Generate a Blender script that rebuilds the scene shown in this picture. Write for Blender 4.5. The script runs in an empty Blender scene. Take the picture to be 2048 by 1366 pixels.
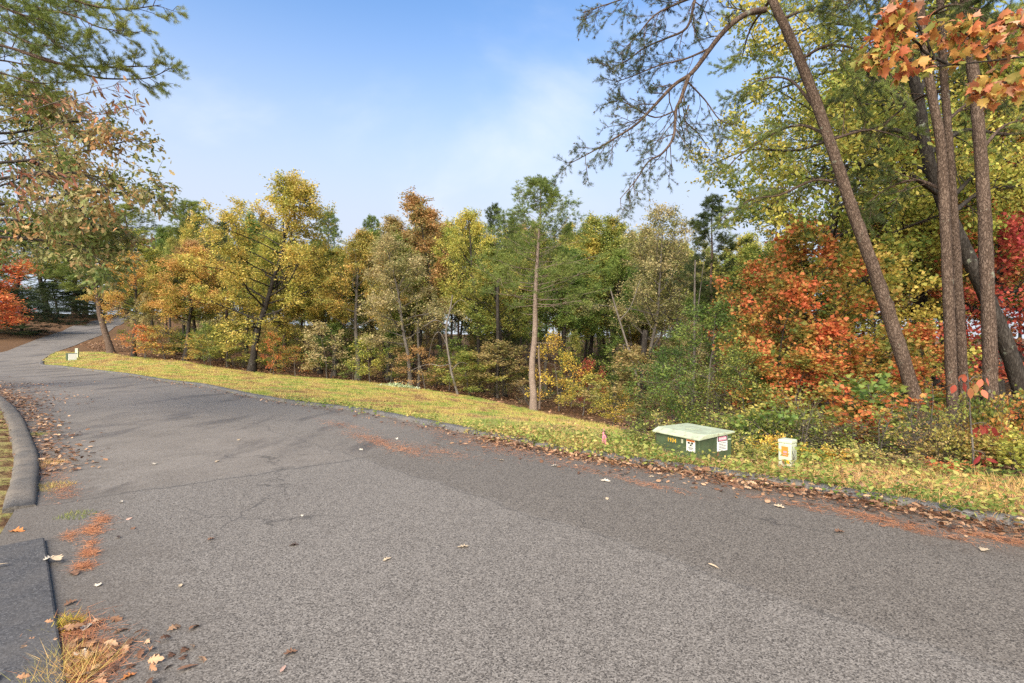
import bpy, math, random
import numpy as np
from mathutils import Vector, Matrix

# ------------------------------------------------------------------ camera, sky, sun, exposure
SC = bpy.context.scene
COL = SC.collection
CAMH = 1.6
cam_d = bpy.data.cameras.new('camera')
cam_d.sensor_width = 36.0
cam_d.lens = 18.0
cam_d.clip_start = 0.05
cam_d.clip_end = 3000.0
cam = bpy.data.objects.new('camera', cam_d)
COL.objects.link(cam)
cam.location = (0, 0, CAMH)
cam.rotation_euler = (math.radians(90), 0, 0)
SC.camera = cam

SUN_EL = 34.0
SUN_DIR = Vector((-0.32, -0.95, 0)).normalized() * math.cos(math.radians(SUN_EL))
SUN_DIR.z = math.sin(math.radians(SUN_EL))
sun_d = bpy.data.lights.new('sun', 'SUN')
sun_d.energy = 3.2
sun_d.angle = math.radians(65)
sun_d.color = (1.0, 0.89, 0.73)
sun = bpy.data.objects.new('sun', sun_d)
COL.objects.link(sun)
sun.location = (-20, -30, 40)
sun.rotation_euler = SUN_DIR.to_track_quat('Z', 'Y').to_euler()

W = bpy.data.worlds.new('World')
SC.world = W
W.use_nodes = True
wt = W.node_tree
for n in list(wt.nodes):
    wt.nodes.remove(n)
def wn(t, **k):
    n = wt.nodes.new(t)
    for a, b in k.items():
        setattr(n, a, b)
    return n
w_out = wn('ShaderNodeOutputWorld')
w_bg = wn('ShaderNodeBackground')
w_bg.inputs['Strength'].default_value = 0.096
w_sky = wn('ShaderNodeTexSky', sky_type='NISHITA')
w_sky.sun_disc = False
w_sky.sun_elevation = math.radians(SUN_EL)
w_sky.sun_rotation = math.atan2(SUN_DIR.x, SUN_DIR.y)
w_sky.air_density = 1.0
w_sky.dust_density = 0.2
w_sky.ozone_density = 3.0
w_tc = wn('ShaderNodeTexCoord')
w_sep = wn('ShaderNodeSeparateXYZ')
wt.links.new(w_tc.outputs['Generated'], w_sep.inputs[0])
def wmath(op, a, b=None, clamp=False):
    n = wn('ShaderNodeMath', operation=op)
    n.use_clamp = clamp
    for i, v in enumerate((a, b)):
        if v is None:
            continue
        if isinstance(v, (int, float)):
            n.inputs[i].default_value = v
        else:
            wt.links.new(v, n.inputs[i])
    return n.outputs[0]
zz = wmath('MAXIMUM', w_sep.outputs['Z'], 0.0)
den = wmath('ADD', zz, 0.22)
cx = wmath('DIVIDE', w_sep.outputs['X'], den)
cy = wmath('DIVIDE', w_sep.outputs['Y'], den)
w_cmb = wn('ShaderNodeCombineXYZ')
wt.links.new(cx, w_cmb.inputs[0])
wt.links.new(cy, w_cmb.inputs[1])
w_no = wn('ShaderNodeTexNoise')
w_no.inputs['Scale'].default_value = 0.85
w_no.inputs['Detail'].default_value = 7.0
w_no.inputs['Roughness'].default_value = 0.52
w_no.inputs['Distortion'].default_value = 0.4
wt.links.new(w_cmb.outputs[0], w_no.inputs['Vector'])
w_mr = wn('ShaderNodeMapRange')
w_mr.interpolation_type = 'SMOOTHSTEP'
w_mr.inputs['From Min'].default_value = 0.47
w_mr.inputs['From Max'].default_value = 0.70
wt.links.new(w_no.outputs['Fac'], w_mr.inputs['Value'])
# thin haze veil that thickens towards the horizon, all the way round
w_v = wn('ShaderNodeMapRange')
w_v.interpolation_type = 'SMOOTHSTEP'
w_v.inputs['From Min'].default_value = 0.18
w_v.inputs['From Max'].default_value = 0.60
w_v.inputs['To Min'].default_value = 0.96
w_v.inputs['To Max'].default_value = 0.03
wt.links.new(zz, w_v.inputs['Value'])
veil = w_v.outputs[0]
w_hs = wn('ShaderNodeHueSaturation')
w_hs.inputs['Saturation'].default_value = 1.12
wt.links.new(w_sky.outputs[0], w_hs.inputs['Color'])
w_mix = wn('ShaderNodeMix', data_type='RGBA')
wt.links.new(veil, w_mix.inputs['Factor'])
wt.links.new(w_hs.outputs[0], w_mix.inputs[6])
w_mix.inputs[7].default_value = (2.42, 2.66, 3.12, 1)
w_mix2 = wn('ShaderNodeMix', data_type='RGBA')
wt.links.new(wmath('MULTIPLY', w_mr.outputs[0], 0.62), w_mix2.inputs['Factor'])
wt.links.new(w_mix.outputs[2], w_mix2.inputs[6])
w_mix2.inputs[7].default_value = (3.5, 3.6, 3.8, 1)
wt.links.new(w_mix2.outputs[2], w_bg.inputs['Color'])
wt.links.new(w_bg.outputs[0], w_out.inputs['Surface'])

SC.view_settings.view_transform = 'Standard'
SC.view_settings.look = 'None'
SC.view_settings.exposure = 1.66
SC.view_settings.gamma = 1.0
SC.view_settings.use_curve_mapping = False
SC.render.engine = 'CYCLES'
cy_ = SC.cycles
cy_.use_denoising = False
cy_.max_bounces = 5
cy_.diffuse_bounces = 4
cy_.glossy_bounces = 2
cy_.transmission_bounces = 4
cy_.transparent_max_bounces = 4
cy_.caustics_reflective = False
cy_.caustics_refractive = False
cy_.sample_clamp_indirect = 6.0

# ------------------------------------------------------------------ helpers
F = 1024.0
def P(px, py, d):
    return np.array((d * (px - 1024.0) / F, d, CAMH - d * (py - 683.0) / F))
def XY(px, d):
    return (d * (px - 1024.0) / F, d)
def rnd(seed):
    return np.random.default_rng(seed)
def unit(v):
    return v / np.maximum(np.linalg.norm(v, axis=-1, keepdims=True), 1e-9)
def lin(r, g, b, k=1.0):
    def f(c):
        c = c / 255.0
        return (c / 12.92 if c <= 0.04045 else ((c + 0.055) / 1.055) ** 2.4) * k
    return (f(r), f(g), f(b), 1.0)
def soft(stops, k=.10):
    out = []
    for c in stops:
        l = .3 * c[0] + .6 * c[1] + .1 * c[2]
        out.append(tuple(x + (l - x) * k for x in c[:3]) + (1,))
    return out

def mesh_np(name, V, Fc, smooth=False):
    """one mesh from a vertex array and a list of face arrays (tris and/or quads)"""
    me = bpy.data.meshes.new(name)
    V = np.asarray(V, dtype=np.float32)
    if not isinstance(Fc, (list, tuple)):
        Fc = [Fc]
    Fc = [np.asarray(f, dtype=np.int32) for f in Fc if len(f)]
    nl = sum(f.size for f in Fc)
    npol = sum(len(f) for f in Fc)
    me.vertices.add(len(V))
    me.vertices.foreach_set('co', V.ravel())
    me.loops.add(nl)
    me.polygons.add(npol)
    li = np.concatenate([f.ravel() for f in Fc])
    starts, o = [], 0
    for f in Fc:
        k = f.shape[1]
        starts.append(o + np.arange(len(f)) * k)
        o += f.size
    me.loops.foreach_set('vertex_index', li)
    me.polygons.foreach_set('loop_start', np.concatenate(starts).astype(np.int32))
    if smooth:
        me.polygons.foreach_set('use_smooth', np.ones(npol, dtype=bool))
    me.update(calc_edges=True)
    me.validate()
    return me

def obj(name, me, mat=None, parent=None, loc=None, rotz=0.0, scale=None):
    o = bpy.data.objects.new(name, me)
    COL.objects.link(o)
    if mat is not None:
        if len(me.materials) == 0:
            me.materials.append(mat)
        else:
            o.material_slots[0].link = 'OBJECT'
            o.material_slots[0].material = mat
    if parent is not None:
        o.parent = parent
    if loc is not None:
        o.location = loc
    o.rotation_euler[2] = rotz
    if scale is not None:
        o.scale = scale
    return o
def empty(name, loc, rotz=0.0):
    o = bpy.data.objects.new(name, None)
    COL.objects.link(o)
    o.empty_display_size = 0.2
    o.location = loc
    o.rotation_euler[2] = rotz
    return o
def tag(o, label=None, cat=None, group=None, kind=None):
    if label: o['label'] = label
    if cat: o['category'] = cat
    if group: o['group'] = group
    if kind: o['kind'] = kind
    return o

class MB:
    """collects boxes and prisms into one mesh"""
    def __init__(s):
        s.v, s.f = [], []
    def add(s, verts, faces):
        o = len(s.v)
        s.v += [tuple(v) for v in verts]
        s.f += [[i + o for i in f] for f in faces]
    def box(s, x0, x1, y0, y1, z0, z1):
        s.add([(x0, y0, z0), (x1, y0, z0), (x1, y1, z0), (x0, y1, z0), (x0, y0, z1), (x1, y0, z1), (x1, y1, z1), (x0, y1, z1)],
              [(3, 2, 1, 0), (4, 5, 6, 7), (0, 1, 5, 4), (1, 2, 6, 5), (2, 3, 7, 6), (3, 0, 4, 7)])
    def build(s, name, mat, parent=None, bevel=0.0, **k):
        me = bpy.data.meshes.new(name)
        me.from_pydata(s.v, [], s.f)
        me.update()
        o = obj(name, me, mat, parent, **k)
        if bevel:
            m = o.modifiers.new('bevel', 'BEVEL')
            m.width = bevel
            m.segments = 2
            m.limit_method = 'ANGLE'
        return o

def tube_arrays(pts, rad, sides):
    pts = np.asarray(pts, float)
    n = len(pts)
    t = np.gradient(pts, axis=0)
    t = unit(t)
    ref = np.array((0, 0, 1.0)) if abs(t[0, 2]) < 0.8 else np.array((1.0, 0, 0))
    a = unit(np.cross(t, ref))
    b = np.cross(t, a)
    th = np.arange(sides) * 2 * math.pi / sides
    ring = (a[:, None, :] * np.cos(th)[None, :, None] + b[:, None, :] * np.sin(th)[None, :, None])
    V = pts[:, None, :] + ring * np.asarray(rad)[:, None, None]
    V = V.reshape(-1, 3)
    i = np.arange(n - 1)[:, None] * sides
    j = np.arange(sides)[None, :]
    j2 = (j + 1) % sides
    Q = np.stack([i + j, i + j2, i + sides + j2, i + sides + j], -1).reshape(-1, 4)
    return V, Q
def tubes_mesh(name, tubes, smooth=True):
    Vs, Qs, o = [], [], 0
    for pts, rad, sides in tubes:
        v, q = tube_arrays(pts, rad, sides)
        Vs.append(v)
        Qs.append(q + o)
        o += len(v)
    return mesh_np(name, np.concatenate(Vs), [np.concatenate(Qs)], smooth)

# leaf templates: (verts (k,3): u along the leaf, v across, w normal), tris
def fan(outline, curl=0.0, mid=None):
    V = [(0.42, 0, 0)] + [(u, v, -0.18 * abs(v) - curl * (u - .4) ** 2) for u, v in outline]
    n = len(outline)
    T = [(0, 1 + i, 1 + (i + 1) % n) for i in range(n)]
    return np.array(V, float), np.array(T)
DIAMOND = (np.array([(0, 0, 0), (.45, .30, -.10), (1, 0, -.06), (.45, -.30, -.10)], float), np.array([(0, 1, 2), (0, 2, 3)]))
def sym(half):
    return half + [(u, -v) for u, v in reversed(half[1:-1])] if half[0][1] == 0 and half[-1][1] == 0 else half + [(u, -v) for u, v in reversed(half)]
OAK = fan(sym([(0, 0), (.14, .05), (.24, .20), (.33, .10), (.46, .30), (.56, .13), (.70, .27), (.78, .12), (.9, .13), (1, 0)]), .25)
OAKC = fan(sym([(0, 0), (.14, .05), (.24, .20), (.33, .10), (.46, .30), (.56, .13), (.70, .27), (.78, .12), (.9, .13), (1, 0)]), .9)
OAKL = fan(sym([(0, 0), (.22, .19), (.36, .10), (.52, .29), (.66, .13), (.80, .20), (1, 0)]), .3)
MAPLE = fan(sym([(0, 0), (.06, .22), (.02, .42), (.22, .34), (.42, .52), (.50, .26), (.70, .22), (.74, .10), (1, 0)]), .15)
MAPLEC = fan(sym([(0, 0), (.06, .22), (.02, .42), (.22, .34), (.42, .52), (.50, .26), (.70, .22), (.74, .10), (1, 0)]), .75)
OVATE = fan(sym([(0, 0), (.2, .2), (.5, .27), (.8, .14), (1, 0)]), .15)
LANCE = fan(sym([(0, 0), (.25, .12), (.6, .13), (1, 0)]), .35)
BLADE = (np.array([(0, -.5, 0), (0, .5, 0), (1, 0, .0)], float), np.array([(0, 1, 2)]))
def tuft(k, spread, wid, seed=3):
    r = rnd(seed)
    V, T = [], []
    for i in range(k):
        a = i * 2.399 + r.uniform(-.3, .3)
        s = spread * r.uniform(.5, 1.1)
        d = unit(np.array((1.0, s * math.cos(a), s * math.sin(a))))
        L = r.uniform(.75, 1.05)
        side = unit(np.cross(d, r.normal(size=3)))
        b = d * .04 - np.array((r.uniform(0, .35), 0, 0))
        o = len(V)
        V += [b - side * wid, b + side * wid, b + d * L]
        T.append((o, o + 1, o + 2))
    return np.array(V), np.array(T)
TUFT = tuft(11, 1.0, .035)
TUFT_N = tuft(16, 1.1, .022, 5)

def scatter(tpl, pos, D, N, size, width=None):
    """vectorised copies of a template; size (n,), width factor (n,)"""
    V, T = tpl
    D = unit(D)
    S = unit(np.cross(N, D))
    N = np.cross(D, S)
    size = np.broadcast_to(np.asarray(size, float), (len(pos),))
    w = size if width is None else size * width
    out = (pos[:, None, :]
           + D[:, None, :] * (V[None, :, 0] * size[:, None])[..., None]
           + S[:, None, :] * (V[None, :, 1] * w[:, None])[..., None]
           + N[:, None, :] * (V[None, :, 2] * w[:, None])[..., None])
    k = len(V)
    Fc = (T[None] + (np.arange(len(pos)) * k)[:, None, None]).reshape(-1, T.shape[1])
    return out.reshape(-1, 3), Fc
def join(parts):
    Vs, Fs, o = [], [], 0
    for v, f in parts:
        Vs.append(v)
        Fs.append(f + o)
        o += len(v)
    return np.concatenate(Vs), np.concatenate(Fs)

def in_poly(x, y, poly):
    poly = np.asarray(poly, float)
    inside = np.zeros(np.shape(x), bool)
    j = len(poly) - 1
    for i in range(len(poly)):
        xi, yi = poly[i]
        xj, yj = poly[j]
        c = ((yi > y) != (yj > y)) & (x < (xj - xi) * (y - yi) / (yj - yi + 1e-12) + xi)
        inside ^= c
        j = i
    return inside
def catmull(pts, n):
    pts = np.asarray(pts, float)
    Q = np.vstack([2 * pts[0] - pts[1], pts, 2 * pts[-1] - pts[-2]])
    out = []
    for i in range(1, len(Q) - 2):
        t = np.linspace(0, 1, n, endpoint=False)[:, None]
        a, b, c, d = Q[i - 1], Q[i], Q[i + 1], Q[i + 2]
        out.append(.5 * ((2 * b) + (-a + c) * t + (2 * a - 5 * b + 4 * c - d) * t ** 2 + (-a + 3 * b - 3 * c + d) * t ** 3))
    out.append(pts[-1:])
    return np.concatenate(out)

# ------------------------------------------------------------------ materials
def new_mat(name):
    m = bpy.data.materials.new(name)
    m.use_nodes = True
    nt = m.node_tree
    for n in list(nt.nodes):
        nt.nodes.remove(n)
    return m, nt
class NT:
    def __init__(s, nt):
        s.nt = nt
    def n(s, t, ins=None, **k):
        nd = s.nt.nodes.new(t)
        for a, b in k.items():
            setattr(nd, a, b)
        for key, v in (ins or {}).items():
            sock = nd.inputs[key]
            if isinstance(v, bpy.types.NodeSocket):
                s.nt.links.new(v, sock)
            else:
                sock.default_value = v
        return nd
    def math(s, op, a, b=0.0, clamp=False):
        nd = s.n('ShaderNodeMath', {0: a, 1: b}, operation=op)
        nd.use_clamp = clamp
        return nd.outputs[0]
    def ramp(s, fac, stops):
        nd = s.n('ShaderNodeValToRGB', {0: fac})
        cr = nd.color_ramp
        while len(cr.elements) < len(stops):
            cr.elements.new(0.5)
        for e, (p, c) in zip(cr.elements, stops):
            e.position = p
            e.color = c if len(c) == 4 else (*c, 1)
        return nd.outputs[0]
    def mix(s, f, a, b, blend='MIX'):
        nd = s.n('ShaderNodeMix', {0: f, 6: a, 7: b}, data_type='RGBA', blend_type=blend)
        return nd.outputs[2]
    def noise(s, vec, scale, detail=3.0, rough=.5):
        return s.n('ShaderNodeTexNoise', {'Vector': vec, 'Scale': scale, 'Detail': detail, 'Roughness': rough}).outputs['Fac']
    def mr(s, v, a, b, c=0.0, d=1.0):
        return s.n('ShaderNodeMapRange', {'Value': v, 'From Min': a, 'From Max': b, 'To Min': c, 'To Max': d}).outputs[0]

def leaf_mat(name, stops, trans=.38, rough=.55, patch=0.45, nscale=.75):
    stops = soft(stops)
    m, nt = new_mat(name)
    t = NT(nt)
    g = t.n('ShaderNodeNewGeometry')
    oi = t.n('ShaderNodeObjectInfo')
    rv = g.outputs['Random Per Island']
    no = t.noise(g.outputs['Position'], nscale, 3.0)
    no = t.mr(no, .36, .64)
    f = t.math('ADD', t.math('MULTIPLY', rv, 1 - patch), t.math('MULTIPLY', no, patch))
    f = t.math('ADD', f, t.mr(oi.outputs['Random'], 0, 1, -.10, .10), True)
    k = len(stops)
    col = t.ramp(f, [(.12 + .76 * i / max(1, k - 1), c) for i, c in enumerate(stops)])
    r2 = t.math('FRACT', t.math('MULTIPLY', rv, 37.7))
    hs = t.n('ShaderNodeHueSaturation', {'Hue': 0.5, 'Saturation': 1.0, 'Value': t.mr(r2, 0, 1, .72, 1.25), 'Color': col})
    p = t.n('ShaderNodeBsdfPrincipled', {'Base Color': hs.outputs[0], 'Roughness': rough, 'Specular IOR Level': .3})
    tr = t.n('ShaderNodeBsdfTranslucent', {'Color': hs.outputs[0]})
    mx = t.n('ShaderNodeMixShader', {0: trans, 1: p.outputs[0], 2: tr.outputs[0]})
    o = t.n('ShaderNodeOutputMaterial', {'Surface': mx.outputs[0]})
    return m

def bark_mat(name, c1, c2, c3, scale=9.0, stretch=.28, bump=.5, lichen=.0):
    m, nt = new_mat(name)
    t = NT(nt)
    tc = t.n('ShaderNodeTexCoord')
    mp = t.n('ShaderNodeMapping', {'Vector': tc.outputs['Object'], 'Scale': (1, 1, stretch)})
    dn = t.n('ShaderNodeTexNoise', {'Vector': mp.outputs[0], 'Scale': scale * .9, 'Detail': 3.0})
    ds = t.n('ShaderNodeVectorMath', {0: dn.outputs['Color'], 1: (.5, .5, .5)}, operation='SUBTRACT')
    ds = t.n('ShaderNodeVectorMath', {0: ds.outputs[0], 3: 2.6 / scale}, operation='SCALE')
    dv = t.n('ShaderNodeVectorMath', {0: mp.outputs[0], 1: ds.outputs[0]}, operation='ADD')
    vo = t.n('ShaderNodeTexVoronoi', {'Vector': dv.outputs[0], 'Scale': scale}, feature='DISTANCE_TO_EDGE')
    no = t.noise(mp.outputs[0], scale * 3.4, 6.0, .72)
    n0 = t.noise(tc.outputs['Object'], 1.7, 3.0, .5)
    e = t.mr(vo.outputs['Distance'], 0.0, .22)
    f = t.math('ADD', t.math('MULTIPLY', e, .22), t.math('ADD', t.math('MULTIPLY', no, .72), t.math('MULTIPLY', n0, .22)))
    col = t.ramp(f, [(.36, c1), (.60, c2), (.84, c3)])
    if lichen:
        ln = t.noise(tc.outputs['Object'], 5.0, 4.0, .65)
        col = t.mix(t.mr(ln, .64, .70, 0, lichen), col, (.36, .40, .30, 1))
    b = t.n('ShaderNodeBump', {'Height': f, 'Strength': bump, 'Distance': .03})
    p = t.n('ShaderNodeBsdfPrincipled', {'Base Color': col, 'Roughness': .9, 'Specular IOR Level': .15, 'Normal': b.outputs[0]})
    t.n('ShaderNodeOutputMaterial', {'Surface': p.outputs[0]})
    return m

def plain_mat(name, c, rough=.6, var=.25, scale=8.0, metal=0.0, dirt=None, spec=.4):
    m, nt = new_mat(name)
    t = NT(nt)
    tc = t.n('ShaderNodeTexCoord')
    no = t.noise(tc.outputs['Object'], scale, 5.0, .6)
    c4 = (*c[:3], 1)
    lo = tuple(x * (1 - var) for x in c[:3]) + (1,)
    hi = tuple(min(1, x * (1 + var)) for x in c[:3]) + (1,)
    col = t.ramp(no, [(.3, lo), (.5, c4), (.7, hi)])
    if dirt:
        dn = t.noise(tc.outputs['Object'], 14.0, 6.0, .7)
        col = t.mix(t.mr(dn, .52, .66, 0, .75), col, dirt)
    b = t.n('ShaderNodeBump', {'Height': no, 'Strength': .15, 'Distance': .01})
    p = t.n('ShaderNodeBsdfPrincipled', {'Base Color': col, 'Roughness': rough, 'Metallic': metal, 'Specular IOR Level': spec, 'Normal': b.outputs[0]})
    t.n('ShaderNodeOutputMaterial', {'Surface': p.outputs[0]})
    return m

K = 1.18
LM = {
    'gold': leaf_mat('leaf_gold', [lin(110, 124, 46, K), lin(158, 154, 54, K), lin(190, 170, 64, K), lin(202, 170, 76, K)]),
    'orange': leaf_mat('leaf_orange', [lin(124, 128, 52, K), lin(170, 154, 60, K), lin(196, 160, 72, K), lin(206, 150, 80, K)]),
    'brown': leaf_mat('leaf_brown', [lin(112, 116, 56, K), lin(142, 132, 70, K), lin(168, 144, 86, K), lin(180, 152, 98, K)]),
    'rust': leaf_mat('leaf_rust', [lin(124, 118, 56, K), lin(158, 132, 70, K), lin(184, 134, 78, K), lin(188, 150, 92, K)]),
    'tan': leaf_mat('leaf_tan', [lin(118, 122, 62, K), lin(148, 142, 82, K), lin(174, 156, 102, K), lin(188, 168, 118, K)]),
    'olive': leaf_mat('leaf_olive', [lin(86, 106, 40, K), lin(120, 132, 48, K), lin(152, 150, 60, K), lin(174, 152, 66, K)]),
    'lime': leaf_mat('leaf_lime', [lin(92, 114, 40, K), lin(134, 144, 48, K), lin(170, 166, 62, K), lin(196, 176, 72, K)]),
    'green': leaf_mat('leaf_green', [lin(62, 90, 34, K), lin(88, 114, 42, K), lin(114, 132, 48, K), lin(138, 146, 60, K)]),
    'flame': leaf_mat('leaf_flame', [lin(92, 112, 44, 1.05), lin(138, 138, 52, 1.05), lin(186, 146, 58, 1.0), lin(210, 124, 60, 1.0), lin(216, 106, 58, .95)], patch=.6, nscale=1.5),
    'ember': leaf_mat('leaf_ember', [lin(176, 152, 60, 1.0), lin(216, 148, 64, 1.0), lin(226, 128, 68, 1.0), lin(222, 108, 66, 1.0)], patch=.5),
    'red': leaf_mat('leaf_red', [lin(130, 120, 52, K), lin(176, 96, 60, K), lin(176, 70, 58, K), lin(156, 54, 54, K)], patch=.5),
    'yellow': leaf_mat('leaf_yellow', [lin(130, 136, 40, K), lin(190, 168, 40, K), lin(222, 184, 56, K), lin(214, 160, 50, K)]),
    'oakmix': leaf_mat('leaf_oakmix', [lin(92, 112, 48, K), lin(122, 130, 62, K), lin(158, 148, 94, K), lin(186, 136, 84, K)]),
    'sourw':  leaf_mat('leaf_sourwood', [lin(120, 116, 66, K), lin(176, 128, 88, .85), lin(184, 108, 80, .85), lin(176, 134, 112, .85)]),
    'nearmap': leaf_mat('leaf_maple_near', [lin(150, 152, 62, .9), lin(206, 168, 74, .9), lin(212, 138, 68, .9), lin(196, 104, 62, .9), lin(214, 172, 136, .9)], patch=.25),
    'weed':   leaf_mat('leaf_weed',   [lin(86, 108, 40, K), lin(130, 142, 52, K), lin(172, 164, 80, K), lin(190, 150, 84, K)]),
    'pine':   leaf_mat('needle_pine', [lin(74, 94, 40, K), lin(104, 122, 50, K), lin(138, 146, 66, K)], trans=.25),
    'pinel':  leaf_mat('needle_light', [lin(88, 106, 40, K), lin(118, 132, 50, K), lin(152, 152, 64, K)], trans=.3),
    'pined':  leaf_mat('needle_dark', [lin(48, 62, 28, K), lin(66, 80, 36, K), lin(92, 100, 48, K)], trans=.2),
    'cedar':  leaf_mat('needle_cedar', [lin(36, 50, 28, K), lin(52, 68, 34, K), lin(78, 88, 44, K)], trans=.15),
    'litter': leaf_mat('leaf_litter', [lin(80, 58, 44, .95), lin(120, 84, 60, .95), lin(158, 114, 78, .95), lin(190, 152, 114, .95)], trans=.1, patch=.2),
    'needles': leaf_mat('needle_litter', [lin(132, 84, 56, K), lin(176, 112, 70, K), lin(198, 136, 88, K)], trans=.1, patch=.2),
    'grass': leaf_mat('grass_blades', [lin(112, 136, 50, 1.05), lin(158, 170, 66, 1.06), lin(192, 178, 84, 1.06), lin(200, 166, 94, 1.06), lin(146, 112, 76, .98)], patch=.72, trans=.3, nscale=.8),
    'straw':  leaf_mat('grass_straw', [lin(150, 146, 66, K), lin(206, 176, 96, K), lin(212, 156, 88, K), lin(222, 190, 124, K)], trans=.3),
}
BM = {
    'oak':  bark_mat('bark_oak', (.014, .012, .010, 1), (.036, .030, .025, 1), (.085, .075, .064, 1), 14, .25, .6, .5),
    'grey': bark_mat('bark_grey', (.05, .043, .036, 1), (.12, .105, .088, 1), (.22, .195, .17, 1), 16, .25, .5, .4),
    'pine': bark_mat('bark_pine', (.024, .016, .012, 1), (.108, .074, .054, 1), (.25, .185, .142, 1), 26, .36, 1.0, .5),
    'pinel': bark_mat('bark_pine_pale', (.10, .074, .058, 1), (.25, .19, .15, 1), (.38, .30, .24, 1), 20, .3, .7, .2),
    'snag': bark_mat('bark_snag', (.07, .06, .05, 1), (.15, .13, .11, 1), (.24, .215, .185, 1), 10, .2, .4),
    'twig': bark_mat('bark_twig', (.05, .042, .035, 1), (.11, .095, .08, 1), (.2, .175, .15, 1), 12, .4, .3),
}

# ------------------------------------------------------------------ road plan and terrain
ROAD = [  # (right edge, left edge)
    ((46, -37.2), (41.8, -41.4)), ((30, -21.2), (25.8, -25.4)), ((12, -3.4), (7.9, -7.5)), ((4.35, 4.35), (.2, .2)), ((1.72, 6.55), (-2.2, 2.55)),
    ((-.19, 8.25), (-4.3, 4.7)), ((-3.73, 11.8), (-7.8, 8.3)), ((-11.2, 18.4), (-15.2, 15.2)), ((-18.5, 24.5), (-22.6, 20.6)),
    ((-26, 30.2), (-30, 26)), ((-31.3, 34), (-36, 30.4)),
    (P(86, 719, 37.6)[:2], (-40.6, 36)), (P(114, 703, 44)[:2], P(0, 705, 43)[:2]), (P(152, 690, 52)[:2], P(44, 690, 50)[:2]),
    (P(182, 678, 58)[:2], P(97, 671, 60)[:2]), (P(208, 668, 64)[:2], P(125, 662, 66)[:2]), (P(232, 652, 74)[:2], P(165, 652, 76)[:2]),
    (P(258, 636, 86)[:2], P(205, 643, 88)[:2]), (P(285, 628, 100)[:2], P(245, 634, 102)[:2])]
RE = catmull([r for r, l in ROAD], 12)
LE = catmull([l for r, l in ROAD], 12)
_w0 = unit(LE - RE) * np.interp(np.arange(len(LE)), [0, 54, 62, 80, 110], [.45, .45, .16, .16, 0])[:, None]
LE0 = LE.copy()
LE = LE + _w0      # the asphalt runs on under the left curbs
EDGE = [(215, 704, 43), (265, 714, 37), (370, 723, 35), (505, 745, 31.5), (640, 757, 31), (740, 765, 31), (850, 780, 29), (960, 797, 27),
        (1065, 821, 24.5), (1150, 838, 20.5), (1220, 853, 16), (1255, 866, 12.5), (1275, 878, 10.5)]
cp = []
for (r, l) in ROAD[:10]:
    cp += [(*r, 0.0), (*l, 0.0), ((r[0] + l[0]) / 2, (r[1] + l[1]) / 2, 0.0)]
cp += [(-31.3, 34, 0.0), (-36, 30.4, .1), tuple(P(86, 719, 37.6)), (-40.6, 36, .35)]
for a in ((114, 703, 44), (0, 705, 43), (152, 690, 52), (44, 690, 50), (182, 678, 58), (97, 671, 60), (208, 668, 64), (125, 662, 66),
          (232, 652, 74), (165, 652, 76), (258, 636, 86), (205, 643, 88), (285, 628, 100), (245, 634, 102)):
    cp.append(tuple(P(*a)))
for e in EDGE:
    cp.append(tuple(P(*e)))
for px, d, z in ((600, 45, -.6), (850, 40, -1.8), (1000, 40, -2.2), (1150, 33, -2.3), (1300, 30, -2.1), (1300, 20, -1.75), (1500, 20, -1.5),
                 (1800, 16, -1.2), (2048, 12, -.8), (2300, 10, -.5), (1600, 10, -.65), (1900, 9, -.45), (1400, 11, -.8), (1330, 9, -.35),
                 (1480, 7.6, -.18), (1700, 6.6, -.12), (2048, 5.4, -.05), (2300, 7, -.25),
                 (700, 60, .2), (1000, 60, -1.0), (1400, 60, -.6), (2000, 40, -.3), (1000, 90, .8), (500, 80, 2.6), (1600, 90, .8),
                 (300, 60, 2.2), (2500, 60, .5), (350, 46, 1.0), (120, 90, 6.5), (60, 70, 4.4), (-60, 56, 2.6), (-100, 48, 1.6)):
    cp.append((*XY(px, d), z))
for q in ((-60, 20, 1.6), (-45, 12, 1.0), (-28, 8, .5), (-20, 10, .25), (-12, 4, .15), (-14, 9, .12), (-8, 2, .12), (-4, 0, .1), (0, -6, .05),
          (-25, -25, .4), (0, -40, .2), (60, -20, 0), (70, 40, 0), (-90, -10, 1.5), (-110, 60, 6), (-90, 140, 8), (0, 160, 2.5), (90, 140, 1.5),
          (-300, 0, 5), (300, 0, 2), (0, 450, 5), (-320, 420, 9), (320, 420, 4), (0, -200, 1), (-250, -200, 3), (250, -200, 1)):
    cp.append(q)
cp = np.array(cp, float)
_c2 = 1.5 ** 2
_A = np.sqrt(((cp[:, None, :2] - cp[None, :, :2]) ** 2).sum(-1) + _c2)
_M = np.block([[_A + 1e-6 * np.eye(len(cp)), np.ones((len(cp), 1))], [np.ones((1, len(cp))), np.zeros((1, 1))]])
_w = np.linalg.solve(_M, np.concatenate([cp[:, 2], [0.0]]))
def TZ(x, y):
    x = np.asarray(x, float)
    y = np.asarray(y, float)
    sh = x.shape
    x, y = x.ravel(), y.ravel()
    out = np.empty(len(x))
    for i in range(0, len(x), 20000):
        s = slice(i, i + 20000)
        r = np.sqrt((x[s, None] - cp[None, :, 0]) ** 2 + (y[s, None] - cp[None, :, 1]) ** 2 + _c2)
        out[s] = r @ _w[:-1] + _w[-1]
    return out.reshape(sh)
def tz(x, y):
    return float(TZ(np.array([x]), np.array([y]))[0])

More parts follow.
